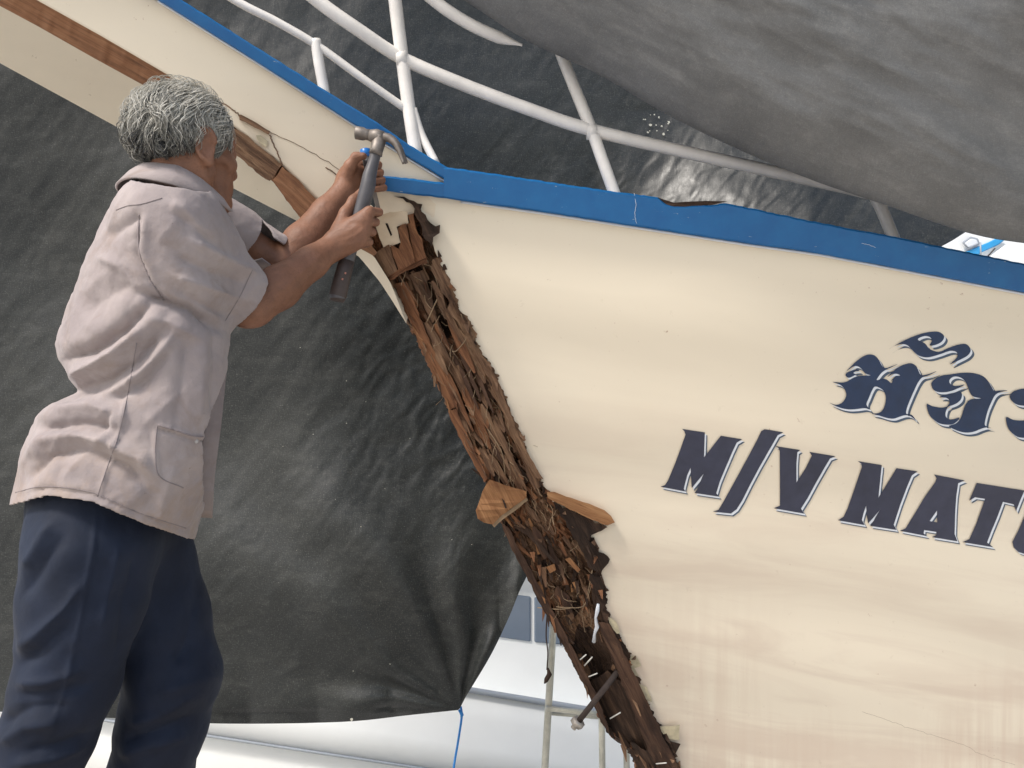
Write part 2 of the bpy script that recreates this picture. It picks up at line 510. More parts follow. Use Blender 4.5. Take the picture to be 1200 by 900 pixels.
SHEER_T = [(520, 196), (540, 198), (715, 224), (771, 231), (779, 238), (790, 241.5), (835, 240), (851, 238), (960, 261), (1040, 276), (1103, 289), (1200, 309), (1300, 332)]
SHEER_B = [(440, 222), (480, 227), (540, 235), (640, 249), (750, 266), (880, 286), (960, 297), (1200, 343), (1300, 364)]
STEM_R = [(443, 226), (470, 233), (486, 240), (496, 250), (506, 266), (506, 285), (520, 318), (531, 342), (537, 363), (552, 387), (557, 402), (578, 435), (594, 474), (605, 504), (626, 549), (639, 572), (650, 590), (676, 612), (694, 630), (702, 655), (700, 670), (706, 695), (710, 715), (725, 747), (735, 770), (748, 802), (765, 839), (780, 868), (792, 895), (806, 930), (818, 965)]
STEM_L = [(405, 262), (436, 297), (452, 327), (461, 340), (473, 373), (490, 402), (502, 430), (523, 477), (548, 528), (569, 564), (587, 611), (602, 645), (617, 672), (635, 709), (658, 750), (675, 784), (690, 813), (701, 842), (714, 862), (736, 880), (752, 915), (768, 965)]
sr = np.array(STEM_R); sL = np.array(STEM_L)
def xR(y): return np.interp(y, sr[:, 1], sr[:, 0])
def xL(y): return np.interp(y, sL[:, 1], sL[:, 0])
def y_top(x): return np.interp(x, [p[0] for p in SHEER_B], [p[1] for p in SHEER_B]) - 12

def hull_side():
    nu, nv = 190, 150
    b = np.linspace(0, 1, nv)
    x0 = np.full(nv, 500.0)
    for _ in range(60):
        y0 = y_top(x0) + b * (965 - y_top(x0))
        x0 = 0.5 * x0 + 0.5 * (xR(y0) + 2.5 * (noise2(y0 / 7.0, y0 * 0, 5)) * 2 + 2.0 * noise2(y0 / 2.3, y0 * 0, 6))
    a = np.linspace(0, 1, nu) ** 1.25
    X = x0[None, :] + (1290 - x0[None, :]) * a[:, None]
    Y = y_top(X) + b[None, :] * (965 - y_top(X))
    D = d_hull(X, Y)
    Wp = PW(X, Y, D)
    v = Wp.reshape(-1, 3); f = face_camera(v, grid_faces(nu, nv))
    uvc = np.stack([X / 1000, (Y - 0.16 * X) / 1000], -1).reshape(-1, 2)
    o = mesh_obj('hull_side', v, f, M['cream'], BOAT, uv=uvc)
    solidify(o, 0.024)
hull_side()

# prow: near face, exposed stem strip, far flare
BLUE_LOW = [(-120, -190), (185, 0), (300, 72), (417, 147), (528, 214)]
BLUE_UP = [(-100, -205), (213, 0), (367, 97), (441, 143), (480, 170), (529, 199)]
PROW_B = [(-90, -80), (43, 0), (120, 43), (197, 88), (267, 143), (330, 193), (377, 240), (405, 240), (440, 222)]
STRIP_B = [(-90, -80), (43, 0), (120, 43), (197, 88), (267, 143), (330, 193), (377, 240), (412, 262), (442, 296)]
STRIP_C = [(-100, -48), (0, 7), (43, 30), (110, 68), (172, 102), (277, 180), (320, 213), (353, 257), (400, 279), (438, 300)]
FAR_C = [(-100, -48), (0, 7), (43, 30), (110, 68), (172, 102), (277, 180), (320, 213), (353, 257), (400, 279), (438, 300), (458, 332), (476, 378)]
FAR_D = [(-110, 15), (0, 74), (143, 152), (278, 223), (356, 263), (390, 282), (421, 301), (445, 330), (460, 353), (476, 379)]

def strip(name, A, Bp, dA, dB, nu, nv, mat, parent=BOAT, uvmode='cream', rough=0.0, thick=0):
    a = poly_resample(A, nu); b = poly_resample(Bp, nu)
    t = np.linspace(0, 1, nv)
    X = a[:, None, 0] * (1 - t) + b[:, None, 0] * t
    Y = a[:, None, 1] * (1 - t) + b[:, None, 1] * t
    da = dA(a[:, 0], a[:, 1]); db = dB(b[:, 0], b[:, 1])
    D = da[:, None] * (1 - t) + db[:, None] * t
    if rough:
        D = D + rough * fbm2(X / 9.0 + Y / 40.0, Y / 30.0, 4, 3)
    v = PW(X, Y, D).reshape(-1, 3)
    f = face_camera(v, grid_faces(nu, nv))
    if uvmode == 'cream':
        uvc = np.stack([X / 1000, (Y - 0.16 * X) / 1000], -1).reshape(-1, 2)
    else:
        L = np.linspace(0, 1.1, nu)
        uvc = np.stack(np.broadcast_arrays(t[None, :] * 0.09, L[:, None]), -1).reshape(-1, 2)
    o = mesh_obj(name, v, f, mat, parent, uv=uvc)
    if thick: solidify(o, thick)
    return o

strip('prow_side', BLUE_LOW, PROW_B, lambda x, y: d_hull(x, y) + .004, lambda x, y: d_hull(x, y) + .004, 160, 24, M['cream'], thick=0.02)
prow_stem = strip('prow_stem', STRIP_B, STRIP_C, lambda x, y: d_hull(x, y) + 0.016, lambda x, y: d_hull(x, y) + 0.06, 260, 24, M['prow_wood'], uvmode='wood', rough=0.006)
def dD(x, y):
    return d_hull(x, y) + 0.075 + 0.26 * np.clip((440 - x) / 300.0, 0, 1)
strip('far_side', FAR_C, FAR_D, lambda x, y: d_hull(x, y) + 0.065, dD, 140, 10, M['cream'])
strip('prow_far_wall', FAR_D, [(p[0] + (30 if p[0] < 300 else 15), p[1] - 60) for p in FAR_D], dD, lambda x, y: dD(x, y) + 0.12, 80, 4, M['cream'])
# the far half of the hull and the deck (closing the volume)
def far_half():
    ys = np.linspace(300, 965, 40)
    a = np.stack([xL(ys) + 6, ys], 1)
    t = np.linspace(0, 1, 12)
    X = a[:, None, 0] + t[None, :] * (1250 - a[:, None, 0]); Y = a[:, None, 1] + t[None, :] * 40 * (1 - (a[:, None, 1] - 300) / 665)
    D = d_hull(a[:, 0], a[:, 1])[:, None] + 0.16 + 0.62 * t[None, :] ** 0.8
    v = PW(X, Y, D).reshape(-1, 3)
    mesh_obj('far_planking', v, grid_faces(40, 12), M['cream_plain'], BOAT)
    xs = np.linspace(480, 1290, 30)
    yt = np.interp(xs, [p[0] for p in SHEER_T], [p[1] for p in SHEER_T]) + 26
    X = np.stack([xs, xs], 1); Y = np.stack([yt, yt + 26], 1)
    D = np.stack([d_hull(xs, yt) + .02, d_hull(xs, yt) + 0.10 + 0.5 * (xs - 480) / 800], 1)
    mesh_obj('deck', PW(X, Y, D).reshape(-1, 3), grid_faces(30, 2), M['cream_plain'], BOAT)
far_half()

def cap(name, T, B, proud, back, n=160, parent=BOAT, jag=0.0):
    a = poly_resample(T, n); b = poly_resample(B, n)
    if jag:
        a[:, 1] += jag * noise2(a[:, 0] / 5.0, a[:, 0] * 0, 8)
        b[:, 1] += jag * noise2(b[:, 0] / 9.0, b[:, 0] * 0, 9)
    da = d_hull(a[:, 0], a[:, 1]); db = d_hull(b[:, 0], b[:, 1])
    e = 0.004
    dy = (b[:, 1] - a[:, 1])
    rows = [(b[:, 0], b[:, 1], db + 0.004), (b[:, 0], b[:, 1], db - proud + e), (b[:, 0], b[:, 1] - 2.0, db - proud),
            (a[:, 0], a[:, 1] + 2.0, da - proud), (a[:, 0], a[:, 1], da - proud + e), (a[:, 0], a[:, 1] + 1, da + back),
            (a[:, 0], a[:, 1] + dy * 0.9, da + back)]
    v = np.stack([PW(*r) for r in rows], 1)
    nv = len(rows)
    v = v.reshape(-1, 3)
    f = grid_faces(n, nv).tolist()
    f.append(list(range(nv))); f.append([(n - 1) * nv + k for k in range(nv)][::-1])
    o = mesh_obj(name, v, f, M['blue'], parent, smooth=False)
    bm = bmesh.new(); bm.from_mesh(o.data); bmesh.ops.recalc_face_normals(bm, faces=bm.faces); bm.to_mesh(o.data); bm.free()
    return o
cap('cap_rail', SHEER_T, SHEER_B[2:] if False else [(520, 232)] + SHEER_B[2:], 0.022, 0.09, 240, jag=1.0)
cap('prow_cap_rail', BLUE_UP, BLUE_LOW, 0.020, 0.06, 160, jag=0.8)
cap('rubbing_strake', [(441, 205.5), (480, 209), (523, 214.5)], [(440, 222.5), (480, 227.5), (521, 232.2)], 0.019, 0.02, 40, jag=0.8)
# thin white bead below the blue
def bead(name, B, off, r):
    b = poly_resample(B, 120)
    tube(name, PW(b[:, 0], b[:, 1] + off, d_hull(b[:, 0], b[:, 1] + off) - 0.004), r, M['letter_white'], BOAT, n=8)
bead('paint_bead', SHEER_B[2:], 1.6, 0.0035)
bead('paint_bead', [(185, 0), (300, 72), (417, 147), (524, 213)], 1.2, 0.0025)

def px_slab(name, poly, dfun, off, thick, mat, parent, sub=10.0, jag=0.0, uvdir=(0.46, 0.89), uvs=0.0021, smooth=False, tilt=None, seed=1):
    """a board of outline poly (photo pixels) lying on the surface dfun, 'off' in front of it and 'thick' deep"""
    P = np.asarray(poly, float)
    out = []
    m = len(P)
    for i in range(m):
        a, b = P[i], P[(i + 1) % m]
        k = max(1, int(np.hypot(*(b - a)) / sub))
        for q in range(k):
            out.append(a + (b - a) * q / k)
    P = np.array(out)
    if jag:
        r = np.random.default_rng(seed)
        P = P + r.uniform(-jag, jag, P.shape)
    m = len(P)
    if tilt is None: tl = np.zeros(m)
    else: tl = (P[:, 0] - P[:, 0].mean()) * tilt[0] + (P[:, 1] - P[:, 1].mean()) * tilt[1]
    d = dfun(P[:, 0], P[:, 1]) - off + tl
    front = PW(P[:, 0], P[:, 1], d); backv = PW(P[:, 0], P[:, 1], d + thick)
    tri = tessellate_polygon([[Vector((p[0], p[1], 0)) for p in P]])
    V = np.concatenate([front, backv])
    F = [tuple(q) for q in tri] + [tuple(i + m for i in q)[::-1] for q in tri]
    F += [(i, (i + 1) % m, (i + 1) % m + m, i + m) for i in range(m)]
    g = np.array(uvdir); h = np.array([g[1], -g[0]])
    uvc = np.stack([(P @ h) * uvs, (P @ g) * uvs], 1)
    uvc = np.concatenate([uvc, uvc + 0.013])
    o = mesh_obj(name, V, F, mat, parent, smooth=smooth, uv=uvc)
    bm = bmesh.new(); bm.from_mesh(o.data); bmesh.ops.recalc_face_normals(bm, faces=bm.faces); bm.to_mesh(o.data); bm.free()
    return o

for pts in ([(743, 206 + 20), (745, 240), (744, 250), (746, 262)], [(1010, 285), (1018, 287), (1026, 290)]):
    P = catmull(pts, 5); P += rng.normal(0, 0.3, P.shape)
    tube('paint_scratch', PW(P[:, 0], P[:, 1], d_hull(P[:, 0], P[:, 1]) - (0.0222 if pts[0][0] > 530 else 0.0192)), 0.0004, M['boat_white'], BOAT, n=4)
# brown split sliver of the cap rail
px_slab('split_sliver', [(771, 231), (790, 237), (815, 236), (853, 235.5), (835, 240), (800, 243), (783, 241)], d_hull, 0.02, 0.012, M['dark_wood'], BOAT, jag=0.5, uvdir=(1, 0.1))

# ------------------------------------------------------------------ stem
def stem_t(px, py):
    l = xL(py); r = xR(py)
    return (px - l) / np.maximum(r - l, 20)
def d_stem(px, py):
    t = np.clip(stem_t(px, py), -0.2, 1.1)
    return d_hull(px, py) + 0.012 + 0.105 * np.clip(1 - t, 0, 1.2) ** 1.2

def make_stem():
    ns, ntt = 760, 150
    y = np.linspace(262, 965, ns)
    L = xL(y) + 3.0 * noise2(y / 6.0, y * 0, 21) + 2.5 * noise2(y / 2.0, y * 0, 22)
    Rr = xR(y) + 9
    t = np.linspace(0, 1, ntt)
    # lean the cross lines: right ends sit higher (perpendicular to the stem)
    X = L[:, None] + (Rr - L)[:, None] * t
    Y = y[:, None] + 0 * t - 0.38 * (X - L[:, None])
    keep = X
    # re-evaluate right edge for the lifted rows so it stays under the planking
    Rn = xR(Y[:, -1]) + 9
    X = L[:, None] + (Rn - L)[:, None] * t
    Y = y[:, None] - 0.40 * (X - L[:, None])
    tm = (X - L[:, None]) * 0.0021; sm = (y[:, None] + 0 * t) * 0.0023
    base = d_hull(X, Y) + 0.014 + 0.10 * np.clip(1 - t, 0, 1)[None, :] ** 1.2 + 0.05 * np.clip(1 - t / 0.10, 0, 1)[None, :] ** 2
    wob = 0.012 * noise2(sm * 5, tm * 3, 30)
    fib = np.abs(fbm2((tm + wob) * 95, sm * 5.5, 4, 31, 0.6))
    chunk = fbm2((tm + wob) * 24, sm * 3.2, 3, 41)
    lev = np.floor((chunk + 0.5) * 6) / 6 - 0.5
    cav = np.clip(fbm2((tm + wob) * 13, sm * 5, 3, 51) - 0.10, 0, 1)
    crumb = fbm2(tm * 150, sm * 60, 3, 61)
    lowm = np.clip((Y - 560) / 60, 0, 1) * np.clip((760 - Y) / 40, 0, 1)
    rel = 0.020 * fib - 0.030 * lev + 0.06 * cav + (0.005 + 0.012 * lowm) * crumb + 0.002 * np.sin(sm * 60 + 9 * noise2(tm * 20, sm * 4, 71)) * 0.4
    # the hollow where the fastenings show
    hol = np.exp(-(((X - 706) + 0.45 * (790 - Y)) / 17.0) ** 2 - ((Y - 806) / 58.0) ** 4)
    hol2 = np.exp(-((X - 545) / 16.0) ** 2 - ((Y - 492) / 26.0) ** 2) + np.exp(-((X - 524) / 12.0) ** 2 - ((Y - 382) / 12.0) ** 2) + 0.8 * np.exp(-((X - 590) / 14.0) ** 2 - ((Y - 545) / 18.0) ** 2)
    D = base + rel + 0.05 * hol + 0.05 * hol2 - 0.004
    fade = np.clip((1 - t) / 0.08, 0, 1)[None, :]
    D = np.where(t[None, :] > 0.9, np.maximum(D, d_hull(X, Y) + 0.012), D)
    v = PW(X, Y, D).reshape(-1, 3)
    f = face_camera(v, grid_faces(ns, ntt))
    uvc = np.stack([tm, sm + 0 * tm], -1).reshape(-1, 2)
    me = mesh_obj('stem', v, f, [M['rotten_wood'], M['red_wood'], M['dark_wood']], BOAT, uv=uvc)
    # weathered, red and black-rotten timber; cavities, hollows and lower part also set dark
    cx = X.reshape(-1)[f].mean(1); cy = Y.reshape(-1)[f].mean(1); ct = np.broadcast_to(t, X.shape).reshape(-1)[f].mean(1)
    nn = fbm2(cx / 16.0 + cy / 60.0, cy / 34.0, 3, 81)
    red = ((nn > 0.10) & (cy < 640)) | ((ct < 0.16) & (nn > -0.1))
    hh = (hol + 0.9 * hol2).reshape(-1)[f].mean(1)
    cv = cav.reshape(-1)[f].mean(1)
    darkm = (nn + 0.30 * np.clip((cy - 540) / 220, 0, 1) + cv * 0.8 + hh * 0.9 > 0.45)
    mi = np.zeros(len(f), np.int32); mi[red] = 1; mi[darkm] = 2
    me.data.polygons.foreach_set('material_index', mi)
    return me
STEM = make_stem()

# solid backing so that nothing shows through the cavities
yy = np.linspace(262, 965, 30)
X = np.stack([xL(yy) + 7, xR(yy) + 4], 1); Y = np.stack([yy, yy], 1)
D = np.stack([d_hull(xL(yy), yy) + 0.19, d_hull(xR(yy), yy) + 0.16], 1)
mesh_obj('stem_core', PW(X, Y, D).reshape(-1, 3), grid_faces(30, 2), M['dark_wood'], BOAT)

# single boards and blocks of the stem
def sb(name, poly, off, th, mat, jag=0.8, tilt=None, sub=6, seed=1, uvdir=(0.46, 0.89)):
    return px_slab(name, poly, d_stem, off, th, M[mat], STEM, sub=sub, jag=jag, tilt=tilt, seed=seed, uvdir=uvdir)
sb('broken_board', [(437, 299), (444, 293), (450, 290), (456, 287), (460, 300), (466, 317), (458, 322), (450, 327), (446, 318)], 0.036, 0.03, 'rotten_wood', seed=3)
sb('broken_board', [(457, 287), (462, 289), (467, 291), (470, 284), (466, 268), (472, 263), (476, 262), (480, 280), (486, 307), (476, 312), (467, 316), (461, 300)], 0.043, 0.035, 'red_wood', seed=23)
sb('broken_board', [(477, 262), (480, 262), (478, 252), (484, 250), (488, 268), (494, 280), (499, 302), (492, 305), (487, 307), (481, 280)], 0.038, 0.035, 'red_wood', seed=33)
sb('board_end', [(452, 326), (466, 316), (485, 307), (499, 302), (500, 308), (484, 314), (468, 322), (456, 331)], 0.034, 0.03, 'red_wood', seed=4, uvdir=(0.89, -0.46))
sb('torn_edge', [(484, 238), (495, 248), (503, 258), (510, 266), (516, 262), (514, 272), (508, 278), (506, 290), (498, 280), (491, 262), (486, 250)], 0.045, 0.03, 'dark_wood', jag=1.5, seed=5)
sb('long_plank', [(462, 333), (476, 330), (484, 345), (492, 372), (505, 402), (517, 432), (530, 458), (536, 476), (526, 480), (515, 455), (502, 428), (492, 404), (477, 370)], 0.020, 0.03, 'red_wood', seed=6)
sb('long_plank', [(479, 322), (496, 316), (505, 345), (512, 372), (506, 380), (494, 352)], 0.016, 0.03, 'rotten_wood', seed=7)
sb('long_plank', [(508, 400), (524, 396), (540, 424), (552, 452), (545, 470), (530, 440)], 0.014, 0.03, 'rotten_wood', seed=17)
sb('edge_plank', [(537, 365), (546, 378), (556, 386), (560, 392), (556, 402), (568, 420), (580, 438), (590, 462), (596, 478), (604, 505), (598, 504), (588, 478), (576, 450), (562, 424), (548, 400)], 0.030, 0.025, 'rotten_wood', jag=1.2, seed=8)
sb('edge_plank', [(588, 474), (596, 478), (604, 500), (616, 524), (628, 548), (636, 562), (628, 560), (612, 534), (598, 504)], 0.030, 0.025, 'rotten_wood', jag=1.0, seed=9)
sb('outer_plank', [(524, 482), (534, 480), (546, 506), (560, 534), (572, 560), (568, 566), (556, 545), (540, 516)], 0.026, 0.05, 'red_wood', jag=1.0, seed=10)
sb('wedge_block', [(558, 598), (563, 584), (569, 568), (574, 562), (585, 566), (597, 570), (617, 576), (617, 583), (603, 593), (588, 604), (577, 615), (568, 613), (560, 608)], 0.050, 0.04, 'fresh_wood', jag=0.6, seed=11)
sb('wedge_lip', [(577, 615), (588, 604), (603, 593), (617, 583), (619, 586), (604, 598), (590, 608), (579, 618)], 0.047, 0.03, 'fibre', jag=0.3, seed=12)
px_slab('split_wedge', [(641, 576), (650, 576), (663, 582), (690, 590), (708, 598), (716, 604), (720, 612), (712, 616), (694, 609), (668, 597), (650, 588), (642, 583)], d_hull, 0.022, 0.05, M['fresh_wood'], STEM, sub=6, jag=0.5, uvdir=(0.93, 0.36))
px_slab('torn_edge', [(650, 590), (676, 600), (698, 612), (711, 616), (706, 622), (694, 627), (690, 634), (698, 642), (716, 655), (708, 664), (700, 671), (690, 664), (678, 640), (662, 612)], d_hull, 0.012, 0.04, M['dark_wood'], STEM, sub=5, jag=1.6, seed=13)
px_slab('torn_edge', [(690, 672), (704, 676), (708, 690), (700, 696), (711, 704), (706, 714), (712, 722), (718, 738), (727, 748), (720, 752), (706, 724), (696, 696)], d_hull, 0.012, 0.03, M['dark_wood'], STEM, sub=5, jag=1.8, seed=14)
sb('side_board', [(700, 728), (714, 732), (726, 752), (738, 778), (752, 806), (766, 838), (780, 868), (790, 888), (806, 935), (785, 940), (772, 905), (760, 880), (748, 850), (736, 818), (722, 784), (708, 752)], 0.040, 0.04, 'brown_wood', jag=1.2, seed=15)
sb('outer_plank', [(588, 614), (596, 618), (610, 646), (626, 676), (646, 712), (664, 746), (684, 784), (700, 816), (712, 850), (714, 862), (704, 846), (690, 814), (672, 780), (654, 746), (634, 710), (616, 674), (600, 644)], 0.034, 0.05, 'brown_wood', jag=0.8, seed=16)
sb('recess_board', [(690, 800), (712, 786), (728, 800), (744, 836), (764, 884), (744, 872), (722, 862), (712, 856), (702, 836)], -0.012, 0.03, 'dark_wood', jag=0.8, seed=18)
sb('bottom_board', [(739, 868), (764, 884), (780, 930), (758, 930), (748, 900), (741, 888), (744, 880)], 0.02, 0.04, 'dark_wood', jag=1.6, seed=19)
sb('timber_chip', [(662, 655), (668, 653), (680, 668), (677, 671)], 0.040, 0.008, 'fresh_wood', jag=0.3)
sb('timber_chip', [(640, 664), (650, 660), (652, 668), (644, 672)], 0.038, 0.010, 'fresh_wood', jag=0.6)
px_slab('torn_planking', [(440, 219), (462, 222), (500, 228), (512, 240), (508, 256), (500, 250), (494, 243), (486, 241), (488, 249), (478, 252), (470, 247), (457, 249), (446, 251), (438, 257)], d_hull, 0.0, 0.02, M['cream_plain'], STEM, sub=5, jag=0.8, seed=77)
px_slab('torn_edge', [(462, 229), (474, 231), (484, 236), (494, 240), (492, 246), (498, 252), (490, 252), (486, 243), (476, 236)], d_hull, 0.006, 0.01, M['dark_wood'], STEM, sub=4, jag=1.3, seed=78)
# bare filler patch at the top with its slot
px_slab('filler_patch', [(438, 256), (446, 250), (457, 248), (477, 248), (479, 262), (472, 263), (465, 266), (469, 284), (460, 288), (451, 293), (445, 280)], lambda x, y: d_stem(x, y), 0.034, 0.03, M['cream_plain'], STEM, sub=6, jag=0.4)
px_slab('slot', [(451.5, 262), (454, 261.5), (459.5, 275), (458, 277)], lambda x, y: d_stem(x, y), 0.0352, 0.004, M['dark_wood'], STEM, sub=30)

# long strips of split grain
rs = np.random.default_rng(44)
for i in range(46):
    y0 = rs.uniform(320, 800); tt = rs.uniform(0.12, 0.9)
    if y0 > 700 and tt < 0.7: continue
    ln = rs.uniform(28, 85) * (0.6 if y0 > 560 else 1.0); wd = rs.uniform(2.2, 6.0)
    ys = np.linspace(y0, y0 + ln, 6)
    xc = xL(ys) + (tt + rs.normal(0, 0.03) * (ys - y0) / ln) * (xR(ys) - xL(ys))
    ww = wd * np.array([0.3, 0.9, 1.0, 1.0, 0.8, 0.25]) * rs.uniform(0.7, 1.2, 6)
    poly = [(x - w_, y) for x, y, w_ in zip(xc, ys, ww)] + [(x + w_, y - 1.5) for x, y, w_ in zip(xc[::-1], ys[::-1], ww[::-1])]
    m_ = rs.choice(['rotten_wood', 'rotten_wood', 'red_wood', 'brown_wood'] if y0 < 540 else ['rotten_wood', 'brown_wood', 'dark_wood', 'brown_wood'])
    sb('grain_strip', poly, rs.uniform(0.008, 0.026), 0.014, m_, jag=0.5, sub=9, seed=60 + i, tilt=(rs.normal(0, 0.0004), rs.normal(0, 0.00012)))
# splinters, fibres
def splinters():
    acc = Acc(); fib = Acc(); fl = Acc()
    r = np.random.default_rng(5)
    groups = {k: Acc() for k in ('rotten_wood', 'red_wood', 'dark_wood', 'fresh_wood')}
    for i in range(520):
        y = r.uniform(300, 930)
        edge = r.random()
        if y < 470 and edge > 0.6 and r.random() < 0.75: continue
        if edge < 0.16: t = 0.97 + r.normal(0, 0.04)
        elif edge < 0.30: t = 0.06 + abs(r.normal(0, 0.03))
        else: t = r.uniform(0.05, 0.97)
        if 735 < y < 875 and 0.1 < t < 0.72: continue
        x = xL(y) + t * (xR(y) - xL(y))
        dx = (xR(y + 20) - xR(y - 20)) / 40.0
        ang = math.atan2(1.0, dx * 0.8 + 0.1) + r.normal(0, 0.28 if t > 0.9 or t < 0.08 else 0.13)
        ln = r.uniform(3, 15) if t > 0.93 else (r.uniform(5, 28) if t > 0.06 else r.uniform(3, 9))
        if r.random() < 0.12 and 0.1 < t < 0.9: ln *= 2
        wd = r.uniform(1.2, 4.4)
        c, s = math.cos(ang), math.sin(ang)
        base = np.array([x, y]); tip = base + ln * np.array([c, s]) * (1 if r.random() < .5 else -1)
        nrm = np.array([-s, c]) * wd
        z0 = float(d_stem(x, y)) if t < 0.97 else float(d_hull(x, y))
        lift = r.uniform(0.0, 0.022)
        za = z0 - 0.010; zb = z0 - 0.010 - lift
        thk = r.uniform(0.002, 0.006)
        p = [base - nrm, base + nrm, tip + nrm * r.uniform(-.2, .5), tip - nrm * r.uniform(0.0, .5)]
        zs = [za, za, zb, zb]
        V = [PW(q[0], q[1], z) for q, z in zip(p, zs)] + [PW(q[0], q[1], z + thk) for q, z in zip(p, zs)]
        F = [(0, 1, 2, 3), (7, 6, 5, 4), (0, 4, 5, 1), (1, 5, 6, 2), (2, 6, 7, 3), (3, 7, 4, 0)]
        k = r.random()
        lo = y > 560
        m = 'dark_wood' if k < (0.50 if lo else 0.12) else 'rotten_wood' if k < 0.8 else 'red_wood' if k < 0.96 else 'fresh_wood'
        if t > 0.97 and k > 0.9: m = 'rotten_wood'
        groups[m].add(V, F)
    for k, a in groups.items():
        o = a.build('splinters', M[k], STEM)
        nv = len(a.v)
        uvl = o.data.uv_layers.new(name='UVMap')
        P = np.array(a.v); px, py, _ = w2px(P)
        uvv = np.stack([(px * 0.89 - py * 0.46) * 0.0021, (px * 0.46 + py * 0.89) * 0.0021], 1)
        vi = np.zeros(len(o.data.loops), np.int32); o.data.loops.foreach_get('vertex_index', vi)
        uvl.data.foreach_set('uv', uvv[vi].astype(np.float32).ravel())
        tag(o, kind='stuff')
    fb = Acc()
    for i in range(130):
        y = r.uniform(300, 760)
        t = np.clip(r.normal(0.62, 0.22), 0.04, 0.90)
        x = xL(y) + t * (xR(y) - xL(y))
        ln = r.uniform(8, 34)
        a0 = 1.08 + r.normal(0, 0.5)
        n = 6
        P = []
        z = float(d_stem(x, y)) - 0.018
        for k in range(n):
            P.append(PW(x, y, z - 0.004 * math.sin(k * 1.3 + i)))
            x += ln / n * math.cos(a0); y += ln / n * math.sin(a0)
            a0 += r.normal(0, 0.30)
        v, f = tube_data(P, 0.0004 + 0.0006 * r.random(), 3, caps=False)
        fb.add(v, f)
    o = fb.build('fibres', M['fibre'], STEM); tag(o, kind='stuff')
splinters()

# torn fringe of wood along the planking
def fringe(y0, y1, mat, seed, out, inn, off):
    y = np.arange(y0, y1, 1.6)
    o_ = out * (0.5 + 1.6 * noise2(y / 9.0, y * 0, seed)) + 3.2 * noise2(y / 2.6, y * 0, seed + 1) + np.where(noise2(y / 5.0, y * 0, seed + 2) > 0.28, 3.0, 0.0)
    outer = np.stack([xR(y) + o_, y], 1)
    i_ = inn * (1 + 0.8 * noise2(y / 12.0, y * 0, seed + 3))
    inner = np.stack([xR(y) - i_, y + 5], 1)[::-1]
    px_slab('torn_fringe', np.concatenate([outer, inner]), d_hull, off, 0.014, M[mat], STEM, sub=50)
fringe(300, 400, 'rotten_wood', 301, 2.5, 9, 0.004)
fringe(396, 570, 'rotten_wood', 311, 3.0, 8, 0.004)
fringe(668, 800, 'dark_wood', 321, 3.5, 9, 0.005)
fringe(792, 930, 'dark_wood', 331, 2.5, 7, 0.005)
# a few long strands hanging on the wood
for pth in ([(505, 312), (512, 330), (514, 345), (508, 360), (500, 378)], [(540, 368), (548, 392), (536, 410), (530, 412)], [(694, 668), (690, 690), (684, 710), (664, 712), (652, 711)], [(630, 712), (655, 714), (672, 712)], [(570, 500), (588, 530), (592, 556)]):
    P = catmull(pth, 6)
    tube('strand', PW(P[:, 0], P[:, 1], d_stem(P[:, 0], P[:, 1]) - 0.024), 0.0016, M['fibre'], STEM, n=5)
# white rag of old filler
P = np.array([(701, 708), (700, 716), (698, 724), (700, 734), (697, 742), (696, 752)])
tube('filler_rag', PW(P[:, 0], P[:, 1], d_stem(P[:, 0], P[:, 1]) - 0.035), [0.004, 0.006, 0.0035, 0.007, 0.004, 0.006], M['letter_white'], STEM, n=6)
# bolt
b0 = PW(724, 787, float(d_stem(724, 787)) - 0.02); b1 = PW(676, 848, float(d_stem(705, 848)) - 0.10)
bolt = tube('bolt', [b0, b1], 0.0085, M['rust'], STEM, n=12)
dv = (b1 - b0) / np.linalg.norm(b1 - b0)
tube('bolt_nut', [b1 - dv * 0.012, b1 + dv * 0.004], 0.0200, M['bolt_end'], STEM, n=6)
tube('bolt_thread', [b1 + dv * 0.004, b1 + dv * 0.018], 0.0085, M['bolt_end'], STEM, n=12)
for (x0, y0, x1, y1) in [(680, 773, 687, 767), (685, 780, 694, 770), (690, 793, 700, 789), (715, 842, 727, 835), (769, 895, 781, 894)]:
    q = []
    for (x, y) in ((x0, y0), (x1, y1)):
        q.append(PW(x, y, float(d_stem(x, y)) - 0.050))
    tube('nail', q, 0.0020, M['staple'], STEM, n=6)
# curled paint flakes along the torn edge
for i, poly in enumerate([[(733, 770), (745, 768), (752, 780), (744, 783), (748, 792), (740, 794)], [(746, 800), (758, 806), (764, 822), (752, 820)], [(712, 722), (722, 728), (726, 742), (718, 744)], [(770, 852), (797, 850), (796, 868), (780, 866)], [(778, 866), (797, 871), (794, 878), (788, 888), (782, 878)]]):
    px_slab('paint_flake', poly, d_hull, 0.004 + 0.003 * i, 0.002, M['flake'] if i < 4 else M['dark_wood'], BOAT, sub=5, jag=0.8, seed=30 + i, tilt=(-0.0004, 0.0001))
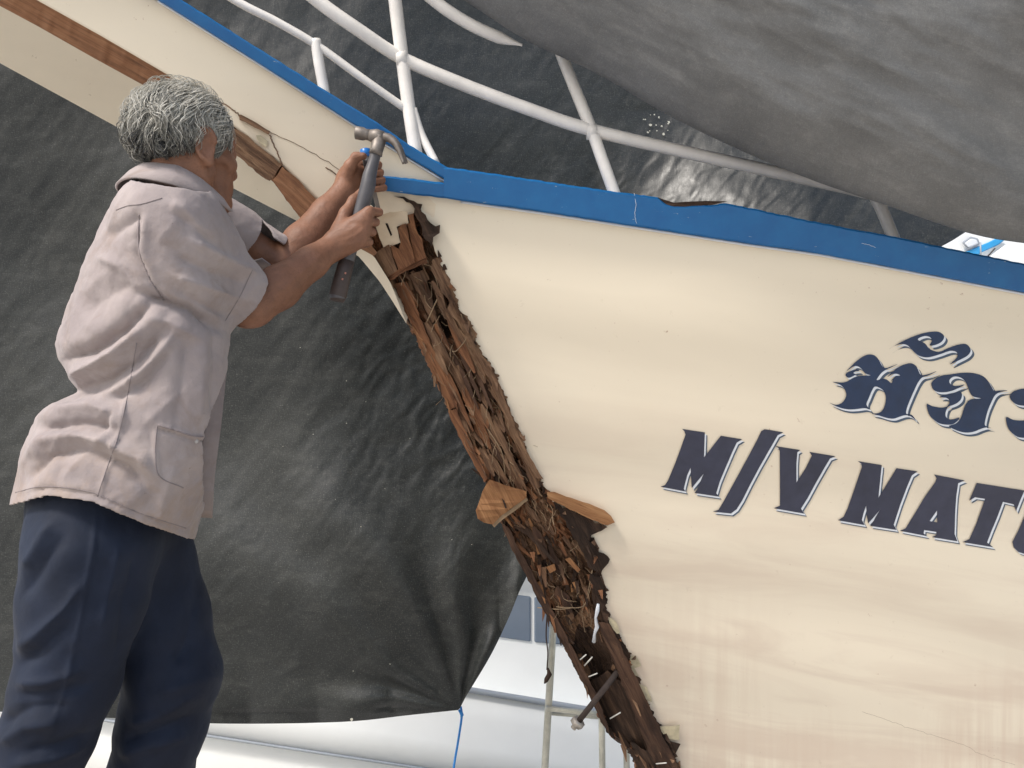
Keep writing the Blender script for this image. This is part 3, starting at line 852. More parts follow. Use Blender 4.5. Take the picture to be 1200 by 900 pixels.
# cracks in the prow and the loose batten
simple('grime', (0.20, 0.125, 0.08), 0.8, 0.3, 50)
def crack(pts, r=0.0016, d=-0.0005):
    P = catmull(pts, 6)
    P[:, :2] += rng.normal(0, 0.5, P[:, :2].shape)
    tube('crack', PW(P[:, 0], P[:, 1], d_hull(P[:, 0], P[:, 1]) + 0.004 + d), r * 0.75, M['grime'], BOAT, n=5)
crack([(255, 117), (266, 124), (275, 130), (281, 136)], 0.0022)
crack([(316, 158), (321, 170), (326, 182), (331, 193)], 0.0022)
crack([(318, 156), (345, 168), (375, 184), (402, 202)], 0.0010)
crack([(382, 196), (395, 205), (404, 213)], 0.0022)
crack([(443, 228), (455, 231), (470, 235), (484, 240)], 0.0022)
crack([(447, 236), (458, 233), (468, 236), (476, 244)], 0.0016)
def crack_brown(pts, r):
    P = catmull(pts, 8); P[:, :2] += rng.normal(0, 0.35, P[:, :2].shape)
    tube('hairline_crack', PW(P[:, 0], P[:, 1], d_hull(P[:, 0], P[:, 1]) + r * 0.6), r, M['grime'], BOAT, n=5)
crack_brown([(1010, 834), (1035, 842), (1060, 851), (1095, 862), (1130, 873), (1150, 884), (1190, 896)], 0.0005)
px_slab('loose_batten', [(280, 134), (283, 134), (300, 144), (317, 154), (315, 158), (298, 149), (281, 140)], d_hull, 0.006, 0.014, M['rotten_wood'], BOAT, sub=6, jag=0.4, uvdir=(0.87, 0.5))
# broken lengths of the prow stem
px_slab('stem_length', [(266, 144), (290, 160), (330, 192), (322, 206), (316, 213), (296, 198), (276, 181)], d_hull, 0.004, 0.05, M['rotten_wood'], BOAT, sub=6, jag=1.2, uvdir=(0.80, 0.6))
px_slab('stem_length', [(331, 194), (350, 212), (377, 240), (400, 266), (372, 262), (353, 255), (336, 234), (320, 212)], d_hull, 0.010, 0.05, M['prow_wood'], BOAT, sub=6, jag=1.2, uvdir=(0.74, 0.67))
px_slab('paint_flake', [(300, 158), (306, 158), (314, 166), (312, 173), (304, 168)], d_hull, 0.0, 0.003, M['flake'], BOAT, sub=5, jag=0.6)

# ------------------------------------------------------------------ lettering
def glyph(polys, parent, face_mat='letter_navy', curve=True, s=1.0, sh=((2.0, 2.4), (4.2, 4.6))):
    """polys: list of (outer, [holes]) in photo pixels; face, white edge and shadow are painted one over the other"""
    def layer(name, dx, dy, off, mat, par):
        Vs = []; Fs = []
        for outer, holes in polys:
            loops = [outer] + holes
            if curve: loops = [catmull(l, 4, True) for l in loops]
            loops = [np.asarray(l, float) + np.array([dx, dy]) for l in loops]
            tri = tessellate_polygon([[Vector((p[0], p[1], 0)) for p in l] for l in loops])
            allp = np.concatenate(loops)
            bm = bmesh.new()
            vs = [bm.verts.new((p[0], p[1], 0)) for p in allp]
            for q in tri:
                try: bm.faces.new([vs[i] for i in q])
                except ValueError: pass
            for _ in range(4):
                es = [e for e in bm.edges if e.calc_length() > 16]
                if not es: break
                bmesh.ops.subdivide_edges(bm, edges=es, cuts=1)
                bmesh.ops.triangulate(bm, faces=bm.faces[:])
            bm.verts.ensure_lookup_table(); bm.verts.index_update()
            P = np.array([v.co[:2] for v in bm.verts])
            o = len(Vs)
            Vs.extend(PW(P[:, 0], P[:, 1], d_hull(P[:, 0], P[:, 1]) - off).tolist())
            Fs.extend([tuple(v.index + o for v in f.verts) for f in bm.faces])
            bm.free()
        v = np.array(Vs); f = face_camera(v, np.array(Fs))
        return mesh_obj(name, v, f, M[mat], par)
    g = layer('letter', 0, 0, 0.0030, face_mat, parent)
    layer('letter_edge', sh[0][0], sh[0][1], 0.0022, 'letter_white', g)
    layer('letter_shadow', sh[1][0], sh[1][1], 0.0015, 'letter_shadow', g)
    return g
def Z(org, s, pts): return [(org[0] + x / s, org[1] + y / s) for x, y in pts]
ZA = ((960, 380), 7.5); ZB = ((1070, 420), 7.5); ZD = ((770, 490), 7.5); ZE = ((900, 510), 7.5); ZF = ((1040, 535), 7.5); ZC = ((940, 370), 4.615)
phophan = Z(*ZA, [(240, 412), (300, 350), (360, 300), (410, 272), (455, 265), (495, 280), (525, 315), (550, 360), (580, 385), (630, 372), (690, 350), (640, 376), (590, 398), (545, 430), (505, 490), (560, 478), (600, 490), (635, 518), (650, 478), (680, 455), (712, 450), (680, 435), (640, 440), (600, 462), (650, 412), (700, 375), (760, 350), (810, 343), (850, 365), (870, 400), (895, 445), (960, 438), (1035, 412), (960, 450), (905, 468), (870, 510), (840, 570), (800, 660), (770, 740), (765, 785), (790, 790), (820, 802), (850, 845), (800, 806), (750, 800), (700, 815), (650, 830), (590, 822), (530, 803), (460, 785), (520, 780), (560, 750), (582, 690), (585, 630), (565, 585), (530, 558), (490, 548), (465, 580), (435, 650), (415, 705), (445, 748), (400, 737), (330, 745), (260, 748), (180, 732), (90, 690), (150, 708), (200, 690), (230, 650), (237, 610), (220, 565), (190, 535), (155, 520), (120, 507), (200, 512), (250, 500), (300, 470), (360, 452), (450, 450), (405, 432), (375, 395), (340, 370), (300, 372)])
ball = Z(*ZA, [(238, 430), (290, 405), (335, 398), (352, 410), (312, 414), (302, 430), (322, 440), (290, 460), (260, 470), (234, 455)])
oang = Z(*ZB, [(165, 210), (200, 175), (260, 150), (340, 138), (420, 128), (500, 126), (570, 138), (620, 160), (660, 200), (690, 250), (715, 285), (760, 282), (830, 282), (760, 298), (720, 325), (690, 380), (660, 450), (640, 520), (630, 580), (650, 600), (690, 612), (640, 607), (590, 622), (540, 642), (480, 652), (420, 645), (360, 622), (315, 595), (370, 575), (405, 545), (430, 500), (440, 460), (460, 410), (490, 370), (530, 356), (600, 352), (530, 335), (500, 300), (480, 250), (460, 205), (430, 175), (390, 160), (350, 163), (320, 190), (325, 220), (360, 240), (400, 240), (455, 230), (400, 260), (340, 285), (280, 297), (220, 295), (180, 275), (163, 240)])
oang2 = Z(*ZB, [(230, 340), (300, 315), (370, 300), (415, 293), (430, 320), (420, 360), (390, 390), (350, 410), (310, 425), (290, 460), (285, 500), (300, 525), (340, 537), (405, 520), (395, 545), (350, 578), (290, 582), (230, 570), (180, 537), (140, 490), (120, 402), (170, 420), (240, 432), (290, 425), (315, 400), (318, 370), (300, 350), (270, 343)])
rorua1 = Z(*ZB, [(850, 340), (870, 300), (920, 275), (990, 265), (1060, 280), (1090, 340), (1060, 410), (940, 412), (880, 385)])
rorua2 = Z(*ZB, [(820, 515), (880, 540), (975, 545), (1040, 520), (1090, 540), (1060, 680), (940, 695), (870, 655), (830, 600)])
maitho = Z(*ZC, [(470, 180), (540, 140), (620, 105), (690, 88), (740, 88), (768, 110), (755, 140), (720, 158), (690, 160), (702, 135), (690, 115), (660, 110), (625, 128), (665, 150), (690, 180), (740, 195), (790, 175), (850, 155), (890, 155), (912, 185), (895, 215), (850, 240), (800, 262), (838, 225), (835, 197), (800, 190), (740, 210), (680, 225), (630, 215), (595, 185), (570, 160), (540, 153), (500, 163)])
lt = BOAT
simple('letter_blue', (0.010, 0.028, 0.075), 0.22, 0.2, 30, bump=0.02)
for pl in ([(phophan, []), (ball, [])], [(maitho, [])], [(oang, []), (oang2, [])], [(rorua1, []), (rorua2, [])]):
    glyph(pl, lt, 'letter_blue')
Mg = Z(*ZD, [(220, 95), (420, 125), (412, 345), (560, 155), (750, 185), (700, 215), (660, 300), (600, 440), (550, 560), (520, 660), (545, 690), (330, 658), (350, 630), (375, 570), (410, 488), (350, 560), (305, 615), (300, 540), (295, 435), (265, 500), (242, 590), (235, 622), (250, 645), (30, 603), (70, 588), (95, 550), (150, 420), (210, 260), (250, 145), (240, 115)])
Sl = Z(*ZD, [(945, 97), (1030, 110), (1110, 125), (1060, 150), (980, 290), (900, 430), (820, 580), (750, 720), (700, 800), (650, 838), (570, 830), (490, 822), (540, 805), (580, 740), (680, 560), (800, 340), (880, 190), (915, 115)])
Vg = Z(*ZE, [(60, 95), (285, 130), (258, 150), (250, 250), (250, 415), (330, 290), (385, 180), (365, 147), (595, 185), (545, 205), (500, 280), (420, 420), (350, 550), (290, 645), (320, 690), (50, 642), (105, 620), (105, 400), (103, 140), (90, 110)])
M2 = Z(*ZE, [(790, 228), (1000, 262), (970, 550), (1130, 290)]) + Z(*ZF, [(265, 130), (215, 165), (170, 270), (110, 430), (55, 600), (80, 645)]) + Z(*ZE, [(900, 797), (920, 770), (945, 720), (985, 655), (930, 720), (880, 775), (868, 700), (862, 620), (838, 690), (825, 745), (850, 790), (615, 748), (665, 715), (700, 640), (760, 470), (825, 280), (820, 250)])
Ag = (Z(*ZF, [(410, 158), (680, 210), (622, 235), (605, 350), (595, 500), (590, 680), (615, 745), (390, 708), (430, 690), (430, 662), (322, 646), (318, 676), (350, 700), (110, 653), (160, 630), (240, 500), (330, 350), (420, 225), (432, 190)]), [Z(*ZF, [(435, 475), (437, 578), (370, 568)])])
Tg = Z(*ZF, [(785, 232), (1205, 298), (1165, 390), (1130, 480), (1110, 420), (1015, 398), (970, 520), (920, 640), (875, 755), (930, 797), (660, 752), (720, 725), (780, 590), (858, 372), (770, 358), (718, 388)])
Ug = Z(*ZF, [(1215, 500), (1150, 650), (1098, 750), (1110, 800), (1150, 838), (1210, 858), (1330, 850), (1330, 520)])
for g in ((Mg, []), (Sl, []), (Vg, []), (M2, []), Ag, (Tg, []), (Ug, [])):
    glyph([g], lt, 'letter_navy', curve=False, sh=((1.7, 2.2), (3.0, 3.5)))

# ------------------------------------------------------------------ pulpit railing on the deck edge
RAIL = empty('railing', (0, 0, 0)); RAIL.parent = BOAT
def rail(name, pts, wpx, off=0.05):
    P = catmull([np.array(p, float) for p in pts], 8)
    d = P[:, 2] if P.shape[1] > 2 else d_hull(P[:, 0], np.maximum(P[:, 1], 60)) + off
    rr = np.full(len(P), wpx * 0.5 * 0.00205)
    if name == 'upper_rail': rr *= np.clip((len(P) - np.arange(len(P))) / 9.0, 0.25, 1)
    return tube(name, PW(P[:, 0], P[:, 1], d), rr, M['rail_white'], RAIL, n=14)
dr = 1.88
rail('top_rail', [(300, -60, 1.80), (371, 0, 1.83), (420, 35, 1.86), (471, 68, 1.90), (540, 98, 1.92), (620, 128, 1.94), (692, 152, 1.95), (820, 182, 1.97), (956, 212, 2.0), (1040, 232, 2.02), (1260, 290, 2.06)], 15.5)
rail('lower_rail', [(200, -50, 1.80), (275, 0, 1.81), (325, 26, 1.83), (371, 53, 1.85), (425, 92, 1.87), (476, 128, 1.90)], 9.5)
rail('post', [(370, 47, 1.85), (374, 75, 1.85), (381, 112, 1.85)], 12.5)
rail('post', [(460, -30, 1.88), (463, 0, 1.885), (471, 66, 1.90), (478, 118, 1.90), (488, 185, 1.89)], 16)
rail('brace', [(484, 128, 1.90), (494, 158, 1.90), (511, 192, 1.885)], 10)
rail('post', [(650, 40, 1.98), (661, 72, 1.97), (693, 152, 1.95), (706, 188, 1.935), (722, 232, 1.925)], 14.5)
rail('post', [(1000, 175, 2.06), (1020, 220, 2.05), (1033, 245, 2.03), (1050, 286, 2.0)], 15)
rail('upper_rail', [(460, -45, 1.84), (508, 0, 1.86), (548, 27, 1.88), (585, 44, 1.90), (612, 53, 1.91)], 14)
for (x, y, d) in ((471, 67, 1.90), (693, 153, 1.95)):
    c = PW(x, y, d)
    tube('weld_collar', [c - np.array([0.012, 0, 0.004]), c + np.array([0.012, 0, -0.004])], 0.0195, M['rail_white'], RAIL, n=14)

# ================================================================== tarpaulins
def back_tarp():
    Bd = catmull([(-420, 815), (-200, 822), (0, 834), (140, 842), (260, 848), (400, 846), (480, 838)], 6).tolist() + [(538, 832)] + catmull([(545, 818), (575, 768), (597, 722), (615, 680), (660, 600), (730, 520), (850, 430), (1000, 345), (1103, 289), (1133, 271), (1250, 195), (1450, 60), (1650, -120)], 6).tolist()
    nu, nv = 700, 420
    b = poly_resample(Bd, nu)
    s = np.linspace(0, 1, nu)
    topx = np.interp(s, [0, 0.42, 1], [-420, 500, 1650]); topy = np.full(nu, -330.0)
    t = np.linspace(0, 1, nv)
    X = b[:, None, 0] * (1 - t) + topx[:, None] * t
    Y = b[:, None, 1] * (1 - t) + topy[:, None] * t
    D = 3.25 + 0.00025 * (X - 300) + 0.00018 * (450 - Y)
    # broad billows, radial folds from the tied corner, gathered bottom hem
    rx, ry = X - 538, Y - 832
    rr = np.hypot(rx, ry) + 1; th = np.arctan2(ry, rx)
    rad = np.exp(-rr / 300.0)
    D = D + 0.17 * fbm2(X / 320, Y / 320, 2, 101) + 0.012 * fbm2(X / 90 + Y / 160, Y / 130, 2, 102)
    D = D + 0.022 * rad * np.sin(th * 13 + 2.5 * noise2(rr / 70, th * 2, 103)) * np.clip(rr / 90, 0, 1)
    # fine creases, running from upper right to lower left
    cu = (X * 0.80 + Y * 0.60); cv = (-X * 0.60 + Y * 0.80)
    D = D + 0.004 * np.abs(fbm2(cv / 60, cu / 22, 3, 104)) + 0.002 * fbm2(cu / 13 + 0.6 * noise2(cv / 40, cu / 40, 9), cv / 60, 3, 105)
    tight = np.exp(-((X - 520) / 110) ** 2 - ((Y - 440) / 150) ** 2) + np.exp(-((X - 960) / 200) ** 2 - ((Y - 240) / 80) ** 2) + 0.10
    belly = np.exp(-((X - 470) / 300) ** 2 - ((Y - 700) / 190) ** 2)  # bulge added so the sheet's upper slope catches more sky light
    D = D - 0.24 * belly - 0.0034 * np.clip(Y - 130, 0, 200) * np.clip((X - 700) / 250, 0, 1)  # right part tilted upward to brighten it, in place of light leaking through
    D = D + tight * (0.016 * np.abs(fbm2(cu / 15 + 0.8 * noise2(cv / 30, cu / 30, 19), cv / 44, 3, 115)) + 0.010 * np.abs(fbm2(cu / 40, cv / 90 + cu / 200, 2, 116)))
    D = D - 0.03 * np.exp(-(t[None, :] * 30) ** 2) * np.abs(np.sin(s[:, None] * 90 + 3 * noise2(s[:, None] * 12, 0 * t, 7)))
    v = PW(X, Y, D).reshape(-1, 3)
    uvc = np.stack([X / 280, Y / 280], -1).reshape(-1, 2)
    f = face_camera(v, grid_faces(nu, nv))
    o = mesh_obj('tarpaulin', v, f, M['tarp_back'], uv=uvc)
    tag(o, 'large dark grey tarpaulin hanging behind the man and the boat', 'tarpaulin', 'tarpaulins')
    # paint splashes on the sheet
    spl = Acc(); r = np.random.default_rng(8)
    spots = [(770 + r.normal(0, 9), 148 + r.normal(0, 6), r.uniform(0.4, 1.6)) for _ in range(16)] + [(r.uniform(280, 560), r.uniform(380, 800), r.uniform(0.3, 0.6)) for _ in range(16)] + [(412, 843, 2.0)]
    for (x, y, q) in spots:
        k = int(np.argmin((X - x) ** 2 + (Y - y) ** 2)); dd = float(D.ravel()[k]) - 0.012
        n = 7
        aa = np.linspace(0, 2 * math.pi, n, endpoint=False) + r.random()
        rr = q * r.uniform(0.6, 1.3, n)
        V = [PW(x + b_ * math.cos(a_) * 1.2, y + b_ * math.sin(a_), dd) for a_, b_ in zip(aa, rr)]
        spl.add(V, [tuple(range(n))])
    so_ = spl.build('paint_splashes', M['galvanised'], o); tag(so_, kind='stuff')
back_tarp()

def canopy():
    E = catmull([(250, -190), (400, -95), (500, -30), (554, 7), (620, 49), (701, 87), (785, 136), (872, 178), (957, 213), (1040, 241), (1131, 272), (1200, 285), (1320, 297), (1480, 300)], 8)
    nu, nf, nb = 330, 200, 40
    e = poly_resample(E, nu)
    tn = np.gradient(e, axis=0); tn /= np.linalg.norm(tn, axis=1)[:, None]
    nr = np.stack([tn[:, 1], -tn[:, 0]], 1) * 0.55 + np.array([0.30, -0.75]) * 0.6
    s = np.linspace(0, 1, nu)
    tf = np.linspace(0, 1, nf); tb = np.linspace(1, 0, nb, endpoint=False)
    off = np.concatenate([150 * tb ** 1.7, 760 * tf ** 1.7])
    dd = np.concatenate([1.86 + 0.40 * tb, 1.86 - 0.70 * tf])
    X = e[:, None, 0] + nr[:, None, 0] * off; Y = e[:, None, 1] + nr[:, None, 1] * off
    D = dd[None, :] + 0 * X - 0.00005 * (X - 900)
    sm = np.clip(off / 90, 0, 1)[None, :]
    cu = X * 0.90 + Y * 0.43; cv = -X * 0.43 + Y * 0.90
    D = D + sm * (0.09 * fbm2(cu / 300, cv / 130, 2, 201) + 0.022 * fbm2(cu / 140, cv / 40, 3, 202) + 0.0045 * fbm2(cu / 60, cv / 12, 3, 203))
    v = PW(X, Y, D).reshape(-1, 3)
    f = face_camera(v, grid_faces(nu, nf + nb))
    uvc = np.stack([np.broadcast_to(s[:, None] * 5, X.shape), np.broadcast_to(off[None, :] / 300 , X.shape)], -1).reshape(-1, 2)
    o = mesh_obj('tarpaulin', v, f, M['tarp_canopy'], uv=uvc)
    tag(o, 'pale grey dusty tarpaulin sagging in front of the railing, upper right', 'tarpaulin', 'tarpaulins')
canopy()
# bird-lime and paint splashes on the dark sheet
# ================================================================== cord, string
P = catmull([(540, 828, 3.22), (541, 840, 3.2), (537, 868, 3.2), (531, 905, 3.2), (522, 980, 3.2)], 6)
cord = empty('tie_cord', PW(530, 905, 3.2))
tube('cord', PW(P[:, 0], P[:, 1], P[:, 2]), 0.0048, M['cord_blue'], cord, n=8)
tube('knot', PW(np.array([537.5, 540, 541.5, 540.5]), np.array([832, 834, 838, 841]), np.full(4, 3.19)), [0.004, 0.0075, 0.0075, 0.004], M['cord_blue'], cord, n=8)
tag(cord, 'bright blue cord tied to the bottom corner of the dark tarpaulin', 'cord')
P = catmull([(641, 722), (640, 745), (642, 765), (641, 785)], 6)
tube('frayed_string', PW(P[:, 0], P[:, 1], float(d_stem(640, 740)) - 0.03), 0.0022, M['dark_wood'], STEM, n=6)
P = np.array([(642, 783), (644, 790), (640, 797), (638, 801)])
tube('string_tuft', PW(P[:, 0], P[:, 1], float(d_stem(640, 740)) - 0.03), [0.003, 0.008, 0.007, 0.002], M['dark_wood'], STEM, n=6)

# ================================================================== ladder frame behind the stem
lad = empty('pipe_ladder', PW(690, 1000, 3.3) * np.array([1, 1, 0]))
def pipe(name, a, b, r=0.0155):
    return tube(name, [PW(*a), PW(*b)], r, M['galvanised'], lad, n=14)
pipe('stile', (655, 620, 3.32), (632, 1010, 3.32))
pipe('stile', (703, 640, 3.36), (707, 1010, 3.36), 0.0140)
pipe('stile', (731, 660, 3.45), (736, 1010, 3.45), 0.0140)
pipe('rung', (640, 830, 3.30), (706, 837, 3.34), 0.0115)
pipe('rung', (641, 835.5, 3.36), (734, 843, 3.44), 0.0085)
pipe('rung', (650, 690, 3.31), (704, 698, 3.35), 0.015)
pipe('rung', (635, 965, 3.31), (706, 970, 3.35), 0.015)
tag(lad, 'galvanised pipe ladder standing behind the rotten stem', 'ladder')

# ================================================================== white boat behind
def yg(x): return 808 + 0.165 * (x - 556)
def yk(x): return 862 + 0.152 * (x - 244)
wb = empty('moored_boat', PW(500, 1000, 6.0) * np.array([1, 1, 0]))
tag(wb, 'white motor boat with tinted cabin windows behind the hanging tarpaulin', 'boat')
def wstrip(name, fa, fb, da, db, mat, x0=-700, x1=1150, n=30, nv=4, parent=wb, thick=0.0):
    xs = np.linspace(x0, x1, n); t = np.linspace(0, 1, nv)
    X = np.broadcast_to(xs[:, None], (n, nv)); A = fa(xs)[:, None]; Bb = fb(xs)[:, None]
    Y = A * (1 - t) + Bb * t
    D = da + (db - da) * t + 0 * X + 0.0003 * (X - 300)
    v = PW(X, Y, D).reshape(-1, 3)
    o = mesh_obj(name, v, face_camera(v, grid_faces(n, nv)), M[mat], parent)
    if thick: solidify(o, thick)
    return o
wstrip('topside', yg, yk, 5.58, 5.45, 'boat_white', thick=0.05)
wstrip('bottom', lambda x: yk(x) + 1.5, lambda x: yk(x) * 0 + 1010 + 0.1 * x, 5.46, 5.95, 'boat_white', thick=0.05)
wstrip('deck', lambda x: yg(x) - 1.0, lambda x: yg(x) - 3.5, 5.59, 6.9, 'boat_white', thick=0.03)
xs = np.linspace(-700, 1150, 40)
tube('knuckle_shade_line', PW(xs, yk(xs) + 0.5, 5.44 + 0.0003 * (xs - 300)), 0.010, M['boat_grey'], wb, n=8)  # grey line standing in for the shadow along the hull's knuckle
tube('rubbing_strip', PW(xs, yg(xs) + 1.5, 5.56 + 0.0003 * (xs - 300)), 0.022, M['boat_grey'], wb, n=8)
def quad(name, pts, d, mat, th, parent):
    P = np.array(pts, float); n = len(P)
    V = np.concatenate([PW(P[:, 0], P[:, 1], d), PW(P[:, 0], P[:, 1], d + th)])
    F = [tuple(range(n)), tuple(range(n, 2 * n))[::-1]] + [(i, i + n, (i + 1) % n + n, (i + 1) % n) for i in range(n)]
    o = mesh_obj(name, V, F, M[mat], parent, smooth=False)
    bm = bmesh.new(); bm.from_mesh(o.data); bmesh.ops.recalc_face_normals(bm, faces=bm.faces); bm.to_mesh(o.data); bm.free()
    b = o.modifiers.new('bevel', 'BEVEL'); b.width = 0.012; b.segments = 2
    return o
cabin = quad('cabin', [(330, 660), (760, 672), (800, 690), (820, 860), (330, 790)], 5.95, 'boat_white', 1.6, wb)
for pts in ([(480, 688), (570, 692), (566, 744), (474, 737)], [(576, 693), (622, 699), (622, 752), (572, 745)], [(626, 699.5), (668, 705), (672, 757), (626, 752.5)], [(674, 706), (725, 711), (733, 764), (678, 758)]):
    wdw = quad('window', pts, 5.935, 'glass_blue', 0.03, cabin)
quad('cabin_roof', [(310, 648), (770, 662), (812, 688), (806, 695), (755, 677), (310, 664)], 5.85, 'boat_white', 1.9, wb)

# tall boat whose wheelhouse shows at the right edge
tb = empty('wheelhouse_boat', PW(1300, 1000, 7.0) * np.array([1, 1, 0]))
tag(tb, 'white wheelhouse with a bright blue stripe above the cap rail, right edge', 'boat')
body = quad('wheelhouse', [(1060, 230), (1420, 262), (1420, 560), (1060, 520)], 6.6, 'boat_white', 2.2, tb)
quad('stripe', [(1128, 297), (1141, 291), (1158, 284), (1168, 279), (1178, 281), (1170, 287), (1150, 296), (1142, 302)], 6.57, 'boat_blue', 0.02, body)
quad('notice_frame', [(1127, 284), (1137, 277), (1146, 279), (1149, 286), (1134, 293)], 6.56, 'boat_grey', 0.02, body)
quad('notice', [(1130, 285), (1138, 279.5), (1144.5, 281), (1146.5, 285.5), (1135, 290.5)], 6.548, 'letter_white', 0.02, body)
quad('ledge', [(1162, 299), (1178, 287), (1260, 292), (1260, 330), (1150, 312)], 6.3, 'boat_white', 0.25, tb)
tube('stay', PW(np.array([1149.0, 1149.5]), np.array([284.0, 303.0]), np.array([6.5, 6.5])), 0.006, M['boat_grey'], tb, n=6)
tube('whip_aerial', PW(np.array([1166.0, 1157.0]), np.array([291.0, 301.0]), np.array([6.25, 6.25])), 0.006, M['rust'], tb, n=6)
quad('hull', [(1040, 560), (1440, 570), (1440, 1000), (1080, 1000)], 6.7, 'boat_white', 2.5, tb)

# ================================================================== the man (camera-space signed distance fields)
class Field:
    def __init__(s, lo, hi, h):
        s.lo = np.array(lo, float); s.h = h
        s.n = np.ceil((np.array(hi) - s.lo) / h).astype(int) + 1
        s.F = np.full(s.n, 0.06, np.float32)
        s.ax = [(s.lo[i] + h * np.arange(s.n[i])).astype(np.float32) for i in range(3)]
    def sub(s, lo, hi):
        a = np.clip(np.floor((np.array(lo) - s.lo) / s.h).astype(int), 0, s.n)
        b = np.clip(np.ceil((np.array(hi) - s.lo) / s.h).astype(int) + 1, 0, s.n)
        sl = tuple(slice(a[i], b[i]) for i in range(3))
        X = s.ax[0][sl[0]][:, None, None]; Y = s.ax[1][sl[1]][None, :, None]; Zz = s.ax[2][sl[2]][None, None, :]
        return sl, X, Y, Zz
    def comb(s, sl, d, k):
        A = s.F[sl]
        if k > 0:
            h = np.clip(0.5 + 0.5 * (A - d) / k, 0, 1)
            r = A * (1 - h) + d * h - k * h * (1 - h)
            r = np.where(A > 0.055, np.minimum(A, d), r)
        else: r = np.minimum(A, d)
        s.F[sl] = r
    def cut(s, sl, d, k=0.004):
        A = s.F[sl]; d = -d
        h = np.clip(0.5 - 0.5 * (A - d) / k, 0, 1)
        s.F[sl] = A * (1 - h) + d * h + k * h * (1 - h)
    def cone(s, a, b, r1, r2, k=0.012, sq=(1, 1, 1)):
        a = np.asarray(a, float); b = np.asarray(b, float); m = max(r1, r2) + 0.055
        sl, X, Y, Zz = s.sub(np.minimum(a, b) - m, np.maximum(a, b) + m)
        ab = b - a; L2 = ab @ ab + 1e-12
        dx, dy, dz = X - a[0], Y - a[1], Zz - a[2]
        t = np.clip((dx * ab[0] + dy * ab[1] + dz * ab[2]) / L2, 0, 1)
        d = np.sqrt((dx - t * ab[0]) ** 2 + (dy - t * ab[1]) ** 2 + (dz - t * ab[2]) ** 2) - (r1 + (r2 - r1) * t)
        s.comb(sl, d, k)
    def chain(s, pts, rs, k=0.012):
        for i in range(len(pts) - 1): s.cone(pts[i], pts[i + 1], rs[i], rs[i + 1], k)
    def ell(s, c, B, r, k=0.012, cut=False):
        c = np.asarray(c, float); r = np.asarray(r, float); m = r.max() + 0.055
        sl, X, Y, Zz = s.sub(c - m, c + m)
        q = [((X - c[0]) * B[i][0] + (Y - c[1]) * B[i][1] + (Zz - c[2]) * B[i][2]) / r[i] for i in range(3)]
        k0 = np.sqrt(q[0] ** 2 + q[1] ** 2 + q[2] ** 2)
        d = (k0 - 1) * r.min() * np.clip(k0, 0.6, 2.0) ** 0
        if cut: s.cut(sl, d, k)
        else: s.comb(sl, d, k)
    def mesh(s):
        F = s.F; ins = F < 0
        n = F.shape
        c = np.zeros([m - 1 for m in n], np.int8)
        for i in (0, 1):
            for j in (0, 1):
                for k in (0, 1):
                    c += ins[i:n[0] - 1 + i, j:n[1] - 1 + j, k:n[2] - 1 + k]
        act = (c > 0) & (c < 8)
        idx = np.argwhere(act)
        cm = np.full(c.shape, -1, np.int32); cm[act] = np.arange(len(idx))
        corners = [(i, j, k) for i in (0, 1) for j in (0, 1) for k in (0, 1)]
        val = np.stack([F[idx[:, 0] + a, idx[:, 1] + b, idx[:, 2] + g] for a, b, g in corners], 1)
        acc = np.zeros((len(idx), 3)); cnt = np.zeros(len(idx))
        for p in range(8):
            for ax_ in range(3):
                if corners[p][ax_] == 0:
                    q = p + (4, 2, 1)[ax_]
                    A = val[:, p]; Bv = val[:, q]
                    m = (A < 0) != (Bv < 0)
                    t = np.where(m, A / (A - Bv + 1e-12), 0)
                    pt = np.tile(np.array(corners[p], float), (len(idx), 1)); pt[:, ax_] += t
                    acc[m] += pt[m]; cnt[m] += 1
        V = s.lo + s.h * (idx + acc / cnt[:, None])
        Fs = []
        for a in range(3):
            b, g = (a + 1) % 3, (a + 2) % 3
            s0 = [slice(None)] * 3; s1 = [slice(None)] * 3
            s0[a] = slice(0, n[a] - 1); s1[a] = slice(1, n[a])
            lo_in = ins[tuple(s0)]; ch = lo_in != ins[tuple(s1)]
            e = np.argwhere(ch)
            e = e[(e[:, b] > 0) & (e[:, g] > 0) & (e[:, b] < n[b] - 1) & (e[:, g] < n[g] - 1)]
            fl = lo_in[e[:, 0], e[:, 1], e[:, 2]]
            def cell(db, dg):
                q = e.copy(); q[:, b] += db; q[:, g] += dg
                return cm[q[:, 0], q[:, 1], q[:, 2]]
            quad_ = np.stack([cell(-1, -1), cell(0, -1), cell(0, 0), cell(-1, 0)], 1)
            quad_[fl] = quad_[fl][:, ::-1]          # camera space is left-handed
            Fs.append(quad_)
        Fq = np.concatenate(Fs)
        return V, Fq[(Fq >= 0).all(1)]

def vnormals(V, F):
    N = np.zeros_like(V)
    fn = np.cross(V[F[:, 2]] - V[F[:, 0]], V[F[:, 3]] - V[F[:, 1]])
    for i in range(4): np.add.at(N, F[:, i], fn)
    return N / (np.linalg.norm(N, axis=1)[:, None] + 1e-12)

def relax(V, F, it=2, lam=0.5):
    for _ in range(it):
        S = np.zeros_like(V); c = np.zeros(len(V))
        for i in range(4):
            a, b = F[:, i], F[:, (i + 1) % 4]
            np.add.at(S, a, V[b]); np.add.at(c, a, 1); np.add.at(S, b, V[a]); np.add.at(c, b, 1)
        V = V * (1 - lam) + lam * S / np.maximum(c, 1)[:, None]
    return V

